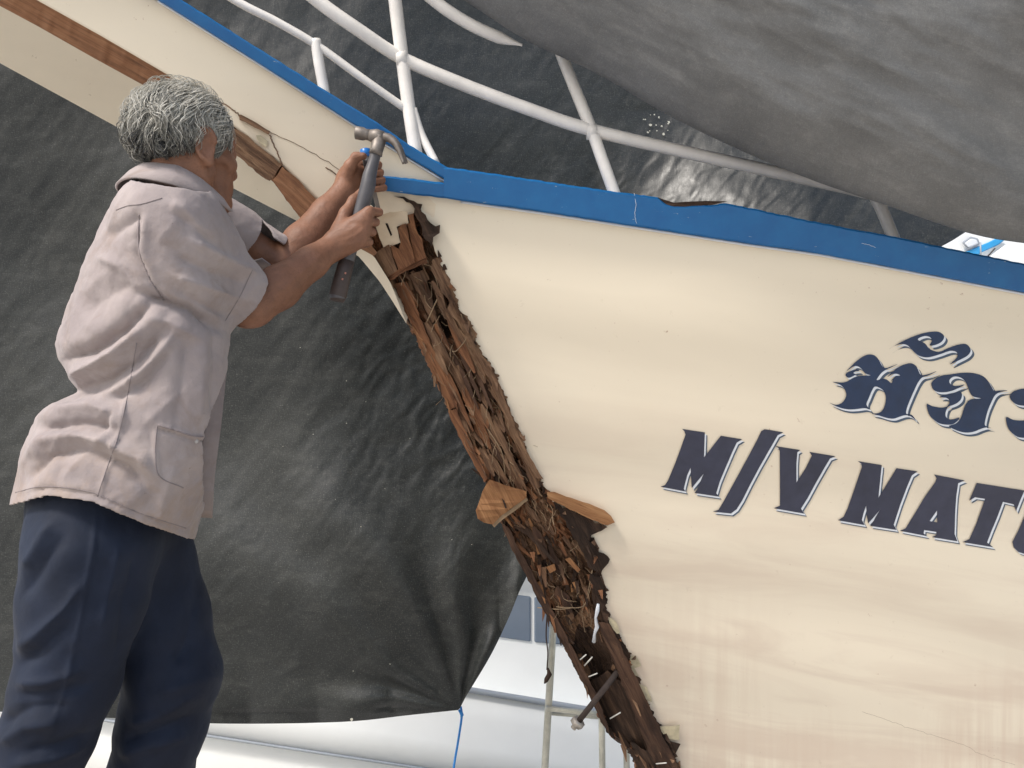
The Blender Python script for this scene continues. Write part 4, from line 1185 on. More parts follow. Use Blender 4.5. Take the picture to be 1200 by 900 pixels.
def seg_dist(px, py, pts):
    best = np.full(px.shape, 1e9); par = np.zeros(px.shape)
    n = len(pts) - 1
    for i in range(n):
        ax_, ay_ = pts[i]; bx, by = pts[i + 1]
        dx, dy = bx - ax_, by - ay_
        t = np.clip(((px - ax_) * dx + (py - ay_) * dy) / (dx * dx + dy * dy), 0, 1)
        d = np.hypot(px - ax_ - t * dx, py - ay_ - t * dy)
        m = d < best
        best[m] = d[m]; par[m] = ((i + t) / n)[m]
    return best, par

FOLD = 1.0
def folds(V, F, lst):
    """cloth folds: push the near side of the cloth in or out along creases"""
    N = vnormals(V, F)
    px = 600 + FPX * V[:, 0] / V[:, 2]; py = 450 - FPX * V[:, 1] / V[:, 2]
    # outward normals in camera space; near side looks to -depth (sign fixed here)
    c = V.mean(0)
    if ((V - c) * N).sum() < 0: N = -N
    view = V / np.linalg.norm(V, axis=1)[:, None]
    near = np.clip(-(N * view).sum(1) * 1.6 + 0.25, 0, 1)
    disp = np.zeros(len(V))
    for amp, wd, pts in lst:
        d, par = seg_dist(px, py, pts)
        taper = np.clip(np.minimum(par, 1 - par) * 5 + 0.25, 0, 1)
        disp += FOLD * amp * np.exp(-(d / wd) ** 1.5) * taper
    return V + N * (disp * near)[:, None]

HY = R(57)
HC = Q(221, 177, 1.46)
hf = np.array([math.cos(HY), 0.04, math.sin(HY)]); hf /= np.linalg.norm(hf)
hl = np.array([math.sin(HY), 0, -math.cos(HY)])
hu = np.cross(hl, hf); hu = hu if hu[1] > 0 else -hu
HB = [hf, hu, hl]
HS = 0.93
def H(f, u, l): return HC + HS * (f * hf + u * hu + l * hl)

MAN = empty('person', (-0.72, 1.62, 0.85))
tag(MAN, 'grey-haired man in mauve-grey shirt and navy trousers hammering at the stem', 'person')

shN, elN, wrN = Q(196, 264, 1.37), Q(296, 360, 1.55), Q(392, 287, 1.668)
shF, elF, wrF = Q(226, 246, 1.63), Q(333, 313, 1.70), Q(403, 224, 1.775)
hipN, hipF = Q(105, 615, 1.44), Q(150, 625, 1.60)

def body():
    f = Field(Q(-40, 1000, 1.5) - 0.0 + np.array([-0.12, -0.30, -0.28]), np.array([-0.22, 0.60, 1.93]), 0.0036)
    # neck and trunk
    f.cone(H(-0.022, -0.045, 0), Q(200, 250, 1.47), 0.056, 0.062, 0.02)
    f.cone(Q(202, 265, 1.48), Q(178, 400, 1.50), 0.085, 0.07, 0.03)
    f.cone(Q(178, 400, 1.50), Q(135, 600, 1.52), 0.07, 0.10, 0.03)
    for a, k in ((shN, 1), (shF, -1)): f.cone(Q(200, 258, 1.47), a + np.array([0, -0.012, 0.012 * k]), 0.055, 0.036, 0.02)
    # head
    f.ell(H(-0.010, 0.030, 0), HB, np.array([0.096, 0.083, 0.074]) * HS, 0.01)
    f.ell(H(0.030, -0.030, 0), HB, np.array([0.062, 0.078, 0.060]) * HS, 0.02)
    for s in (-1, 1):
        f.cone(H(-0.002, -0.055, 0.050 * s), H(0.062, -0.098, 0.018 * s), 0.018, 0.017, 0.018)
        f.cone(H(-0.004, -0.020, 0.054 * s), H(-0.002, -0.055, 0.050 * s), 0.016, 0.018, 0.015)
        f.ell(H(0.052, -0.022, 0.044 * s), HB, np.array([0.026, 0.018, 0.018]) * HS, 0.015)
        f.cone(H(0.083, 0.022, 0.012 * s), H(0.070, 0.024, 0.045 * s), 0.011, 0.009, 0.012)
        f.cone(H(0.088, -0.038, 0.004 * s), H(0.084, -0.038, 0.013 * s), 0.008, 0.008, 0.006)
    f.cone(H(0.088, 0.012, 0), H(0.101, -0.030, 0), 0.009, 0.0120, 0.012)
    f.ell(H(0.078, -0.066, 0), HB, np.array([0.014, 0.016, 0.026]) * HS, 0.012)
    f.cone(H(0.086, -0.060, 0.016), H(0.086, -0.060, -0.016), 0.0055, 0.0055, 0.004)
    f.cone(H(0.084, -0.073, 0.014), H(0.084, -0.073, -0.014), 0.0060, 0.0060, 0.004)
    f.ell(H(0.070, -0.098, 0), HB, np.array([0.022, 0.018, 0.022]) * HS, 0.015)
    for s in (-1, 1):
        f.ell(H(0.093, 0.004, 0.033 * s), HB, np.array([0.016, 0.012, 0.017]) * HS, 0.008, cut=True)
        f.ell(H(0.076, 0.003, 0.033 * s), HB, np.array([0.0125] * 3) * HS, 0.004)
        # ear: shell, rim, lobe, bowl
        e = H(-0.012, -0.004, 0.074 * s)
        eo = (hl * s * 0.80 - hf * 0.60); eo /= np.linalg.norm(eo)
        ef = np.cross(eo, hu); ef = ef if ef @ hf > 0 else -ef
        EB = [ef, hu, eo]
        f.ell(e + 0.006 * eo, EB, np.array([0.019, 0.034, 0.0075]) * HS, 0.005)
        ring = [e + 0.010 * eo + HS * (0.0175 * math.cos(a) * ef + 0.031 * math.sin(a) * hu) + 0.004 * eo * (1 if math.cos(a) < 0 else 0) for a in np.linspace(R(10), R(275), 14)]
        f.chain(ring, [0.0042] * 14, 0.003)
        f.ell(e - 0.032 * hu + 0.008 * eo + 0.004 * ef, EB, np.array([0.009, 0.010, 0.006]) * HS, 0.005)
        f.ell(e + 0.014 * eo + 0.003 * ef - 0.004 * hu, EB, np.array([0.009, 0.014, 0.007]) * HS, 0.004, cut=True)
        # sinew of the neck
        f.cone(H(-0.02, -0.035, 0.052 * s), H(0.02, -0.15, 0.018 * s), 0.015, 0.014, 0.015)
    f.ell(H(0.012, -0.005, 0.074), HB, np.array([0.016, 0.014, 0.010]) * HS, 0.012, cut=True)
    f.ell(H(0.035, -0.058, 0.055), HB, np.array([0.020, 0.026, 0.010]) * HS, 0.014, cut=True)
    # arms
    for a, e, w_ in ((shN, elN, wrN), (shF, elF, wrF)):
        f.chain([a, 0.5 * (a + e), e], [0.042, 0.036, 0.037], 0.02)
        m = e + 0.30 * (w_ - e)
        f.chain([e, m, e + 0.7 * (w_ - e), w_], [0.039, 0.043, 0.033, 0.0265], 0.015)
        f.cone(e, e + 0.02 * (e - w_) / np.linalg.norm(e - w_), 0.036, 0.03, 0.01)
    # right hand round the hammer handle (back of the hand to the camera)
    hd = np.array([-0.278, 0.96])
    mc = []
    for i in range(4):
        p = np.array([428.0, 264.0]) + (i - 1.4) * 12.2 * hd
        k0 = Q(p[0], p[1], 1.662 + 0.003 * abs(i - 1.2))
        p1 = Q(p[0] + 11.5 - 0.5 * i, p[1] + 1, 1.690); p2 = Q(p[0] + 6 - 0.5 * i, p[1] + 4, 1.722); p3 = Q(p[0] - 8, p[1] + 4, 1.728)
        f.cone(wrN + (0.010 * (1.5 - i)) * np.array([0.3, 1, 0]), k0, 0.019, 0.0125, 0.014)
        f.chain([k0, p1, p2, p3], [0.0102, 0.0094, 0.0086, 0.0075], 0.0015)
        mc.append(k0)
    f.ell(0.45 * wrN + 0.55 * Q(424, 268, 1.668), [np.array([0.8, 0.6, 0]), np.array([-0.6, 0.8, 0]), np.array([0, 0, 1.0])], (0.040, 0.031, 0.020), 0.012)
    f.chain([Q(398, 268, 1.675), Q(405, 250, 1.688), Q(414, 235, 1.70), Q(424, 224, 1.715)], [0.018, 0.0135, 0.0108, 0.0085], 0.008)
    # left hand round the chisel
    for i in range(4):
        y0 = 190 + 9.0 * i; x0 = 413 + 2.0 * i
        f.cone(wrF, Q(x0, y0, 1.803), 0.018, 0.0125, 0.014)
        f.chain([Q(x0, y0, 1.803), Q(x0 + 24, y0 + 1, 1.806), Q(x0 + 31, y0 + 3, 1.782), Q(x0 + 20, y0 + 5, 1.762)], [0.0098, 0.0090, 0.0084, 0.0074], 0.0015)
    f.ell(Q(409, 208, 1.788), [np.array([0.6, 0.8, 0]), np.array([-0.8, 0.6, 0]), np.array([0, 0, 1.0])], (0.036, 0.028, 0.019), 0.012)
    f.chain([Q(404, 212, 1.770), Q(410, 195, 1.762), Q(417, 184, 1.760), Q(426, 183, 1.757)], [0.016, 0.0135, 0.0105, 0.0085], 0.007)
    # legs
    for p, r in (([hipN, Q(78, 805, 1.44), Q(10, 1040, 1.46)], [0.085, 0.055, 0.035]), ([hipF, Q(210, 800, 1.58), Q(150, 1050, 1.60)], [0.085, 0.055, 0.035])):
        f.chain(p, r, 0.02)
    V, Fq = f.mesh()
    V = relax(V, Fq, 1, 0.35)
    # tendons and veins of the forearms and hands
    p = V
    V = folds(V, Fq, [(0.0022, 3.5, [(402, 276), (412, 270), (426, 256)]), (0.0022, 3.0, [(404, 282), (416, 276), (426, 268)]), (0.0018, 3.0, [(402, 288), (414, 286), (422, 281)]), (-0.0022, 3.0, [(409, 262), (424, 262)]), (0.0022, 4, [(320, 350), (350, 322), (380, 296)]), (-0.002, 6, [(325, 365), (355, 340), (380, 310)]),
                          (-0.004, 4, [(252, 205), (258, 225), (262, 240)]), (-0.0025, 3, [(246, 195), (248, 215), (246, 232)]), (0.003, 5, [(258, 180), (268, 190), (270, 204)]), (-0.002, 2.5, [(268, 205), (266, 220), (262, 232)])])
    o = mesh_obj('body', c2w(V), Fq, M['skin'], MAN)
    return V, Fq
BV, BF = body()

# ---- shirt
PROF = np.array([  # y, left, right, centre depth, half depth
    (212, 178, 236, 1.455, 0.075), (222, 165, 244, 1.46, 0.095), (232, 152, 252, 1.465, 0.125), (245, 141, 262, 1.47, 0.150), (265, 127, 270, 1.475, 0.165), (285, 116, 272, 1.48, 0.172),
    (322, 96, 268, 1.49, 0.178), (360, 79, 266, 1.495, 0.178), (380, 71, 265, 1.50, 0.176), (404, 63, 265, 1.50, 0.172), (422, 66, 265, 1.50, 0.170), (443, 78, 264, 1.505, 0.168),
    (457, 90, 263, 1.505, 0.166), (464, 82, 262, 1.505, 0.168), (475, 56, 262, 1.505, 0.172), (487, 42, 261, 1.505, 0.176), (500, 33, 260, 1.51, 0.180), (520, 25, 256, 1.51, 0.184), (545, 21, 250, 1.51, 0.186), (560, 19, 246, 1.51, 0.187),
    (592, 13, 230, 1.51, 0.188), (612, 12, 223, 1.51, 0.188), (640, 12, 217, 1.51, 0.188), (680, 14, 214, 1.51, 0.18)])
REFD = 1.48
def shirt():
    f = Field((-1.06, -0.42, 1.24), (-0.40, 0.44, 1.84), 0.0042)
    sl, X, Y, Zz = f.sub(f.lo, f.lo + f.h * f.n)
    row = 450 - Y / REFD * FPX
    L = (np.interp(row, PROF[:, 0], PROF[:, 1]) - 600) / FPX * REFD
    Rt = (np.interp(row, PROF[:, 0], PROF[:, 2]) - 600) / FPX * REFD
    cz = np.interp(row, PROF[:, 0], PROF[:, 3]); b = np.interp(row, PROF[:, 0], PROF[:, 4])
    cx = 0.5 * (L + Rt); a = 0.5 * (Rt - L)
    ex = 2.25
    cx = cx + (cz - Zz) * np.interp(row, [220, 440, 600], [0.34, 0.34, 0.20])         # the trunk is turned a little away from the camera
    k0 = (np.abs((X - cx) / a) ** ex + np.abs((Zz - cz) / b) ** ex) ** (1 / ex)
    d = (k0 - 1) * np.minimum(a, b)
    d = np.maximum(d, (row - 690) * 0.0016)
    d = np.maximum(d, (205 - row) * 0.0016)
    f.F[sl] = np.minimum(f.F[sl], d.astype(np.float32))
    # sleeves
    f.chain([Q(190, 262, 1.385), Q(226, 294, 1.44), Q(292, 353, 1.55)], [0.074, 0.071, 0.062], 0.035)
    f.chain([Q(224, 246, 1.61), Q(270, 272, 1.655), Q(332, 303, 1.70)], [0.066, 0.056, 0.045], 0.03)
    V, Fq = f.mesh()
    px = 600 + FPX * V[:, 0] / V[:, 2]; py = 450 - FPX * V[:, 1] / V[:, 2]
    # trim: hem, cuffs, neck
    hemy = np.interp(px, [0, 12, 53, 107, 160, 219, 260], [594, 592, 581, 588, 611, 631, 634])
    hem_far = np.interp(px, [0, 20, 120, 222, 260], [592, 590, 585, 606, 600])
    wf = np.clip((px - 120) / 80, 0, 1) * np.clip((V[:, 2] - 1.53) / 0.04, 0, 1)
    hy = hemy + (hem_far - hemy) * wf
    cut = py > hy
    nd = np.array(Q(287, 351, 1.54) - Q(226, 294, 1.44)); nd = nd / np.linalg.norm(nd)
    nd2 = nd + np.array([0.10, 0.12, 0]); nd2 /= np.linalg.norm(nd2)
    arm = ((V - Q(286, 351, 1.54)) @ nd2 > 0.0) & (px > 240) & (V[:, 2] < 1.66)
    fd = Q(332, 303, 1.70) - Q(270, 272, 1.655); fd = fd / np.linalg.norm(fd)
    arm2 = ((V - Q(327, 300, 1.695)) @ fd > 0.0) & (px > 290) & (V[:, 2] > 1.60)
    nk = py < 214 + (px - 170) * 0.14
    nkm = nk & (px < 262)
    dele = cut | arm | arm2 | nkm
    keepf = ~dele[Fq].all(1)
    # snap the trimmed rims to clean edges
    V[cut, 1] += (py - hy)[cut] / FPX * V[cut, 2]
    V[arm] -= ((V[arm] - Q(286, 351, 1.54)) @ nd2)[:, None] * nd2
    V[arm2] -= ((V[arm2] - Q(327, 300, 1.695)) @ fd)[:, None] * fd
    V[nkm, 1] += (py - (214 + (px - 170) * 0.14))[nkm] / FPX * V[nkm, 2]
    Fq = Fq[keepf]
    # compact
    used = np.unique(Fq); mp = np.full(len(V), -1); mp[used] = np.arange(len(used))
    V = V[used]; Fq = mp[Fq]
    V = relax(V, Fq, 3, 0.4)
    px = 600 + FPX * V[:, 0] / V[:, 2]; py = 450 - FPX * V[:, 1] / V[:, 2]
    FL = [(0.016, 8, [(80, 440), (108, 426), (135, 412), (168, 382)]), (-0.020, 9, [(70, 424), (103, 413), (140, 390), (176, 356)]),
          (-0.018, 9, [(90, 459), (125, 447), (160, 424), (194, 384)]), (0.010, 9, [(98, 474), (140, 456), (180, 422), (208, 384)]),
          (-0.010, 7, [(130, 470), (165, 450), (200, 412)]),
          (0.014, 9, [(38, 494), (70, 481), (110, 477), (140, 488)]), (-0.012, 8, [(52, 503), (95, 496), (135, 503)]),
          (0.014, 8, [(20, 552), (50, 517), (88, 510), (123, 517), (165, 539), (186, 562)]), (-0.013, 8, [(27, 566), (58, 534), (98, 526), (150, 548), (178, 580)]),
          (0.008, 10, [(120, 520), (128, 500), (136, 488)]), (-0.008, 7, [(117, 506), (124, 494), (134, 482)]),
          (-0.026, 8, [(160, 342), (194, 356), (226, 364), (262, 386)]), (0.008, 8, [(168, 372), (200, 378), (240, 400)]),
          (-0.016, 24, [(92, 368), (125, 342), (162, 332)]), (0.008, 9, [(112, 300), (140, 312), (160, 345)]), (-0.010, 9, [(122, 278), (150, 262), (164, 252)]),
          (0.010, 6, [(302, 322), (262, 302), (222, 280)]), (-0.009, 7, [(292, 334), (252, 319), (205, 300)]), (0.009, 7, [(284, 350), (244, 338), (204, 322)]), (-0.009, 7, [(274, 370), (238, 356), (206, 338)]),
          (-0.008, 7, [(255, 292), (225, 262), (205, 250)]), (0.006, 7, [(240, 272), (215, 246), (200, 238)]),
          (-0.005, 3.5, [(165, 250), (162, 297), (176, 330), (194, 354)]), (0.006, 6, [(170, 252), (168, 297), (182, 328)]),
          (-0.007, 9, [(222, 392), (214, 450), (206, 500)]), (0.006, 9, [(240, 395), (236, 450), (232, 500)]), (-0.006, 6, [(250, 390), (252, 440), (250, 490)]),
          (-0.006, 8, [(190, 575), (172, 592), (150, 600)]), (0.006, 8, [(205, 545), (190, 585), (186, 610)]), (-0.004, 2.5, [(14, 583), (53, 572), (107, 579), (160, 602), (220, 622)]),
          (0.005, 2.5, [(184, 498), (205, 504), (227, 512), (251, 513)]), (-0.004, 2.5, [(184, 502), (205, 508), (227, 516), (250, 517)]), (0.003, 3, [(183, 500), (182, 530), (187, 560)]),
          (0.004, 3, [(160, 402), (150, 460), (140, 510), (125, 552), (115, 585)])]
    V = folds(V, Fq, [(a_ * 1.05, w_ * 0.85, p_) for a_, w_, p_ in FL])
    c2 = V.mean(0); N = vnormals(V, Fq)
    if ((V - c2) * N).sum() < 0: N = -N
    V = V + N * (0.005 * noise3(V * np.array([16.0, 9.0, 14.0]), 3) + 0.002 * noise3(V * 38.0, 4) + 0.0015 * noise3(V * 90.0, 5)
                 + 0.0022 * np.clip(1 - 3.2 * np.abs(noise3(np.stack([V[:, 0] * 9 + V[:, 1] * 9, -V[:, 0] * 17 + V[:, 1] * 17, V[:, 2] * 12], 1), 6)), 0, 1) ** 2
                 - 0.0016 * np.clip(1 - 4.0 * np.abs(noise3(np.stack([V[:, 0] * 14 - V[:, 1] * 10, V[:, 0] * 22 + V[:, 1] * 26, V[:, 2] * 16], 1), 7)), 0, 1) ** 2)[:, None]
    o = mesh_obj('shirt', c2w(V), Fq, M['shirt'], MAN)
    solidify(o, 0.0028)
    return o, V, Fq
SHIRT, SV, SF = shirt()
bvh = BVHTree.FromPolygons([Vector(p) for p in c2w(SV)], [tuple(int(i) for i in q) for q in SF])
def on_shirt(px, py, off=0.0008):
    p = PW(px, py, 1.0); d = Vector(p - CAM).normalized()
    h = bvh.ray_cast(Vector(CAM), d)
    return None if h[0] is None else np.array(h[0]) - np.array(d) * off
def seam(name, pts, r=0.0007, off=0.0006, n=10):
    P = [on_shirt(*p, off) for p in catmull(pts, n)]
    P = [p for p in P if p is not None]
    if len(P) > 2: tube(name, P, r, M['shirt_seam'], SHIRT, n=6)
simple('shirt_seam', (0.235, 0.20, 0.20), 0.9, 0.15, 60)
seam('side_seam', [(160, 402), (152, 450), (147, 475), (138, 512), (125, 549), (114, 582)])
seam('sleeve_seam', [(163, 252), (162, 275), (164, 297), (176, 328), (192, 352)], 0.0013)
seam('yoke_seam', [(136, 246), (150, 241), (166, 239), (190, 232)])
seam('hem_seam', [(18, 577), (53, 570), (107, 577), (160, 600), (218, 619)])
seam('cuff_seam', [(296, 316), (282, 346), (264, 376)])
seam('pocket_top', [(185, 498), (205, 504), (227, 511), (249, 512)], 0.0014)
seam('pocket_edge', [(184, 500), (182, 530), (187, 558), (215, 572)], 0.0009)
p = on_shirt(230, 517, 0.001)
if p is not None:
    tube('button', [p, p - np.array([0, 0.002, 0])], 0.0042, M['button'], SHIRT, n=12)
# collar: stand and fall, open at the throat
def collar():
    c = Q(205, 219, 1.455)
    axis = np.array([0.10, 0.97, 0.10]); axis /= np.linalg.norm(axis)
    fx = np.array([math.cos(R(24)), -0.12, math.sin(R(24))]); fx -= axis * (fx @ axis); fx /= np.linalg.norm(fx)
    fz = np.cross(axis, fx)
    prof = [(0.066, -0.020), (0.064, 0.000), (0.064, 0.016), (0.068, 0.0205), (0.074, 0.018), (0.088, 0.000), (0.106, -0.022), (0.103, -0.024)]
    n = 72
    V = []
    for i in range(n):
        a = R(28) + (2 * math.pi - R(56)) * i / (n - 1)
        front = math.cos(a)
        for r, h in prof:
            rr = r * (1.0 + 0.10 * front) + 0.002 * math.sin(5 * a + h * 90)
            hh = h - 0.022 * max(0, front) + (0.004 * math.sin(3 * a) if h < 0.01 else 0)
            V.append(c + rr * (math.cos(a) * fx + math.sin(a) * fz) * np.array([1, 1, 1]) + hh * axis)
    o = mesh_obj('collar', c2w(np.array(V)), grid_faces(n, len(prof)), M['shirt'], SHIRT)
    solidify(o, 0.002, 0)
collar()
# far front flap of the open shirt
V = []
F2 = []
fl = [(258, 400, 1.60), (266, 425, 1.61), (264, 450, 1.61), (259, 500, 1.61), (252, 556, 1.62), (249, 607, 1.62)]
fr = [(245, 400, 1.58), (245, 425, 1.58), (244, 450, 1.58), (240, 500, 1.58), (230, 556, 1.59), (222, 605, 1.59)]
A = catmull(fl, 5); Bq = catmull(fr, 5)
g = np.stack([A, 0.5 * (A + Bq) + np.array([0, 0, 0.01]), Bq], 1)
flap = mesh_obj('front_flap', PW(g[..., 0], g[..., 1], g[..., 2]).reshape(-1, 3), grid_faces(len(A), 3), M['shirt'], SHIRT)
solidify(flap, 0.003)

# ---- trousers
def trousers():
    f = Field((-1.16, -1.24, 1.26), (-0.46, -0.16, 1.80), 0.0050)
    f.cone(Q(120, 575, 1.50), Q(118, 625, 1.51), 0.125, 0.130, 0.03)
    f.chain([Q(112, 600, 1.46), Q(107, 640, 1.445), Q(99, 700, 1.44), Q(79, 800, 1.43), Q(55, 862, 1.43), Q(22, 955, 1.445), Q(-8, 1045, 1.46)], [0.108, 0.111, 0.106, 0.086, 0.083, 0.076, 0.070], 0.02)
    f.chain([Q(150, 610, 1.58), Q(162, 650, 1.59), Q(186, 720, 1.60), Q(202, 792, 1.59), Q(191, 850, 1.59), Q(176, 905, 1.595), Q(160, 985, 1.60), Q(150, 1060, 1.61)], [0.112, 0.104, 0.095, 0.091, 0.086, 0.083, 0.076, 0.070], 0.02)
    V, Fq = f.mesh()
    Wp = c2w(V)
    px = 600 + FPX * V[:, 0] / V[:, 2]; py = 450 - FPX * V[:, 1] / V[:, 2]
    hemy = np.interp(px, [0, 12, 53, 107, 160, 219, 260], [594, 592, 581, 588, 611, 631, 634])
    dele = (Wp[:, 2] < 0.905) | (py < hemy - 9)
    keepf = ~dele[Fq].any(1); Fq = Fq[keepf]
    used = np.unique(Fq); mp = np.full(len(V), -1); mp[used] = np.arange(len(used)); V = V[used]; Fq = mp[Fq]
    V = relax(V, Fq, 2, 0.5)
    TL = [(0.010, 7, [(20, 762), (45, 742), (75, 714), (100, 680)]), (-0.010, 8, [(22, 780), (50, 762), (85, 730)]), (0.009, 7, [(28, 665), (45, 640), (60, 612)]), (-0.008, 8, [(24, 700), (50, 665), (75, 625)]),
          (0.010, 8, [(0, 872), (30, 850), (70, 846)]), (-0.010, 8, [(0, 850), (35, 830), (80, 828)]), (0.008, 7, [(20, 800), (55, 800), (95, 785)]), (-0.008, 7, [(20, 815), (60, 815), (110, 800)]),
          (0.004, 3, [(113, 600), (108, 650), (98, 700), (90, 745), (78, 800), (55, 870)]),
          (0.006, 6, [(140, 640), (128, 690), (118, 740)]), (-0.008, 8, [(160, 650), (150, 700), (135, 770)]),
          (0.010, 8, [(150, 850), (185, 838), (225, 815)]), (-0.010, 7, [(145, 868), (185, 856), (230, 838)]), (0.008, 7, [(140, 885), (180, 872), (222, 862)]),
          (0.007, 9, [(255, 790), (225, 800), (185, 812)]), (-0.007, 9, [(230, 700), (220, 750), (205, 780)]), (-0.009, 7, [(30, 880), (70, 872), (105, 858)]), (0.008, 6, [(15, 895), (60, 890), (100, 875)])]
    V = folds(V, Fq, TL)
    c2 = V.mean(0); N = vnormals(V, Fq)
    V = V + N * (0.008 * noise3(V * 13.0, 13) + 0.004 * noise3(V * 34.0, 14))[:, None]
    o = mesh_obj('trousers', c2w(V), Fq, M['trouser'], MAN)
    solidify(o, 0.003)
trousers()

# ---- sandals on the planks
def shoe(name, heel, toe, mat):
    heel = np.array(heel); toe = np.array(toe)
    d = toe - heel; d /= np.linalg.norm(d); sd = np.array([d[1], -d[0], 0]); up = np.cross(sd, d); up = up if up[2] > 0 else -up
    L = np.linalg.norm(toe - heel)
    V = []; n = 18
    prof = [(0.0, .62, .070), (0.12, .80, .075), (0.3, .78, .072), (0.5, .84, .060), (0.7, 1.0, .045), (0.88, .92, .034), (1.0, .45, .022)]
    for t, wd, h in prof:
        for k in range(n):
            a = 2 * math.pi * k / n
            V.append(heel + d * L * t + sd * 0.046 * wd * math.cos(a) + up * (h * 0.5 + h * 0.5 * math.sin(a)) )
    F = [(i * n + k, i * n + (k + 1) % n, (i + 1) * n + (k + 1) % n, (i + 1) * n + k) for i in range(len(prof) - 1) for k in range(n)]
    F += [tuple(range(n)), tuple((len(prof) - 1) * n + k for k in range(n))]
    o = mesh_obj(name, V, F, M[mat], MAN)
an = PW(-8, 1050, 1.46); af = PW(150, 1062, 1.61)
shoe('shoe', (an[0] - 0.05, an[1] - 0.01, 0.852), (an[0] + 0.19, an[1] + 0.06, 0.852), 'sandal')
shoe('shoe', (af[0] - 0.05, af[1] - 0.01, 0.852), (af[0] + 0.19, af[1] + 0.06, 0.852), 'sandal')
MAN.location.z = 0.85

# ---- hair
def hair():
    r = np.random.default_rng(3)
    # cap with soft clumps under the strands
    nu, nv = 72, 40
    V = []; 
    def skull(th, ph, off):
        # th: 0 crown -> pi, ph: around (0 front)
        d = np.array([math.sin(th) * math.cos(ph), math.cos(th), math.sin(th) * math.sin(ph)])
        rad = np.array([0.096, 0.083, 0.074]) + off
        return np.array([-0.010, 0.030, 0.0]) + d * rad, d
    def thmax(ph):                       # hairline: high over the brow, low at the nape
        c = math.cos(ph)
        a = abs((ph + math.pi) % (2 * math.pi) - math.pi)
        return float(np.interp(a, [0, 0.6, 1.0, 1.25, 1.55, 1.95, 2.4, math.pi], [R(50), R(58), R(92), R(108), R(84), R(112), R(136), R(140)]))
    cap_v = []
    for i in range(nu):
        ph = 2 * math.pi * i / nu
        tm_ = thmax(ph)
        for j in range(nv):
            t = j / (nv - 1)
            th = tm_ * t
            d0 = np.array([math.sin(th) * math.cos(ph), math.cos(th), math.sin(th) * math.sin(ph)])
            bump = 0.010 * float(noise3(np.array([d0 * 5.0]), 5)[0]) + 0.006 * float(noise3(np.array([d0 * 11.0]), 6)[0])
            off = 0.005 * (1 - t ** 6) + 0.7 * bump * (1 - t ** 4) + 0.0012
            p, _ = skull(th, ph, off)
            cap_v.append(H(*p))
    mesh_obj('hair_mass', c2w(np.array(cap_v)), grid_faces(nu, nv, closed_u=True), M['hair_cap'], MAN)
    cen = np.array([-0.010, 0.030, 0.0]); rad0 = np.array([0.096, 0.083, 0.074])
    N = 16000
    ph = r.uniform(0, 2 * math.pi, N); th = np.arccos(1 - r.uniform(0, 1, N) * 1.80)
    tmx = np.array([thmax(a) for a in ph])
    ok = th < tmx * 0.985
    ph, th, tmx = ph[ok][:9500], th[ok][:9500], tmx[ok][:9500]
    N = len(ph)
    d0 = np.stack([np.sin(th) * np.cos(ph), np.cos(th), np.sin(th) * np.sin(ph)], 1)
    p = cen + d0 * (rad0 + 0.004)
    NL = 80
    lc = r.normal(size=(NL, 3)); lc /= np.linalg.norm(lc, axis=1)[:, None]
    la = r.uniform(-0.95, 0.95, NL); lp = r.uniform(0, 6.28, NL); lam = r.uniform(0.5, 1.4, NL); lo_ = r.uniform(0, 1, NL)
    li = np.argmax(d0 @ lc.T, 1)
    wg = np.clip((th - 0.5) / 0.9, 0, 1)[:, None]
    fl = np.array([-1.0, 0.15, 0.0]) * (1 - wg) + np.array([-0.25, -1.0, 0.0]) * wg
    fl -= d0 * (fl * d0).sum(1)[:, None]; fl /= np.linalg.norm(fl, axis=1)[:, None] + 1e-9
    sd = np.cross(d0, fl)
    a = (0.8 * la[li] + r.normal(0, 0.13, N))[:, None]
    f2 = np.cos(a) * fl + np.sin(a) * sd; s2 = np.cross(d0, f2)
    ln = r.uniform(0.030, 0.075, N) * np.where(th > 1.75, 0.5, 1.0)
    thin = np.clip((tmx - th) / 0.35, 0.15, 1)                 # hair thins out to the hairline
    wild = r.random(N) < 0.07
    ow = (0.002 + 0.008 * lo_[li] + r.uniform(0, 0.004, N) + np.where(wild, 0.007, 0)) * thin
    p0 = lp[li] + r.normal(0, 0.3, N); fr = 2.4 + 1.2 * lam[li]; am = 0.0046 * lam[li]
    n = 9
    pts = np.zeros((N, n, 3))
    lcent = cen + lc[li] * (rad0 + 0.014)
    for k in range(n):
        t = k / (n - 1)
        q = p + f2 * (ln * t)[:, None] + s2 * (am * np.sin(fr * 2.2 * t + p0) * (0.3 + t))[:, None]
        q = q + (lcent + f2 * (ln * t)[:, None] - q) * 0.30 * t
        e = (q - cen) / (rad0 + 0.004)
        e /= np.linalg.norm(e, axis=1)[:, None]
        ext = 0.003 + ow * (0.35 + 0.9 * math.sin(math.pi * min(1, t * 1.1))) + 0.0022 * np.sin(fr * 2 * t + p0) * thin + np.where(wild, 0.006 * t, 0)
        pts[:, k] = cen + e * (rad0 + ext[:, None])
    W = c2w(HC + HS * (pts[..., 0:1] * hf + pts[..., 1:2] * hu + pts[..., 2:3] * hl))
    out_w = (c2w(d0[:, 0:1] * hf + d0[:, 1:2] * hu + d0[:, 2:3] * hl) - CAM)[:, None, :]
    tan = np.gradient(W, axis=1); tan /= np.linalg.norm(tan, axis=2)[..., None] + 1e-12
    A = np.cross(tan, np.broadcast_to(out_w, tan.shape)); A /= np.linalg.norm(A, axis=2)[..., None] + 1e-12
    Bn = np.cross(A, tan)
    rr = np.linspace(0.00080, 0.00028, n)[None, :, None] * r.uniform(0.7, 1.25, N)[:, None, None]
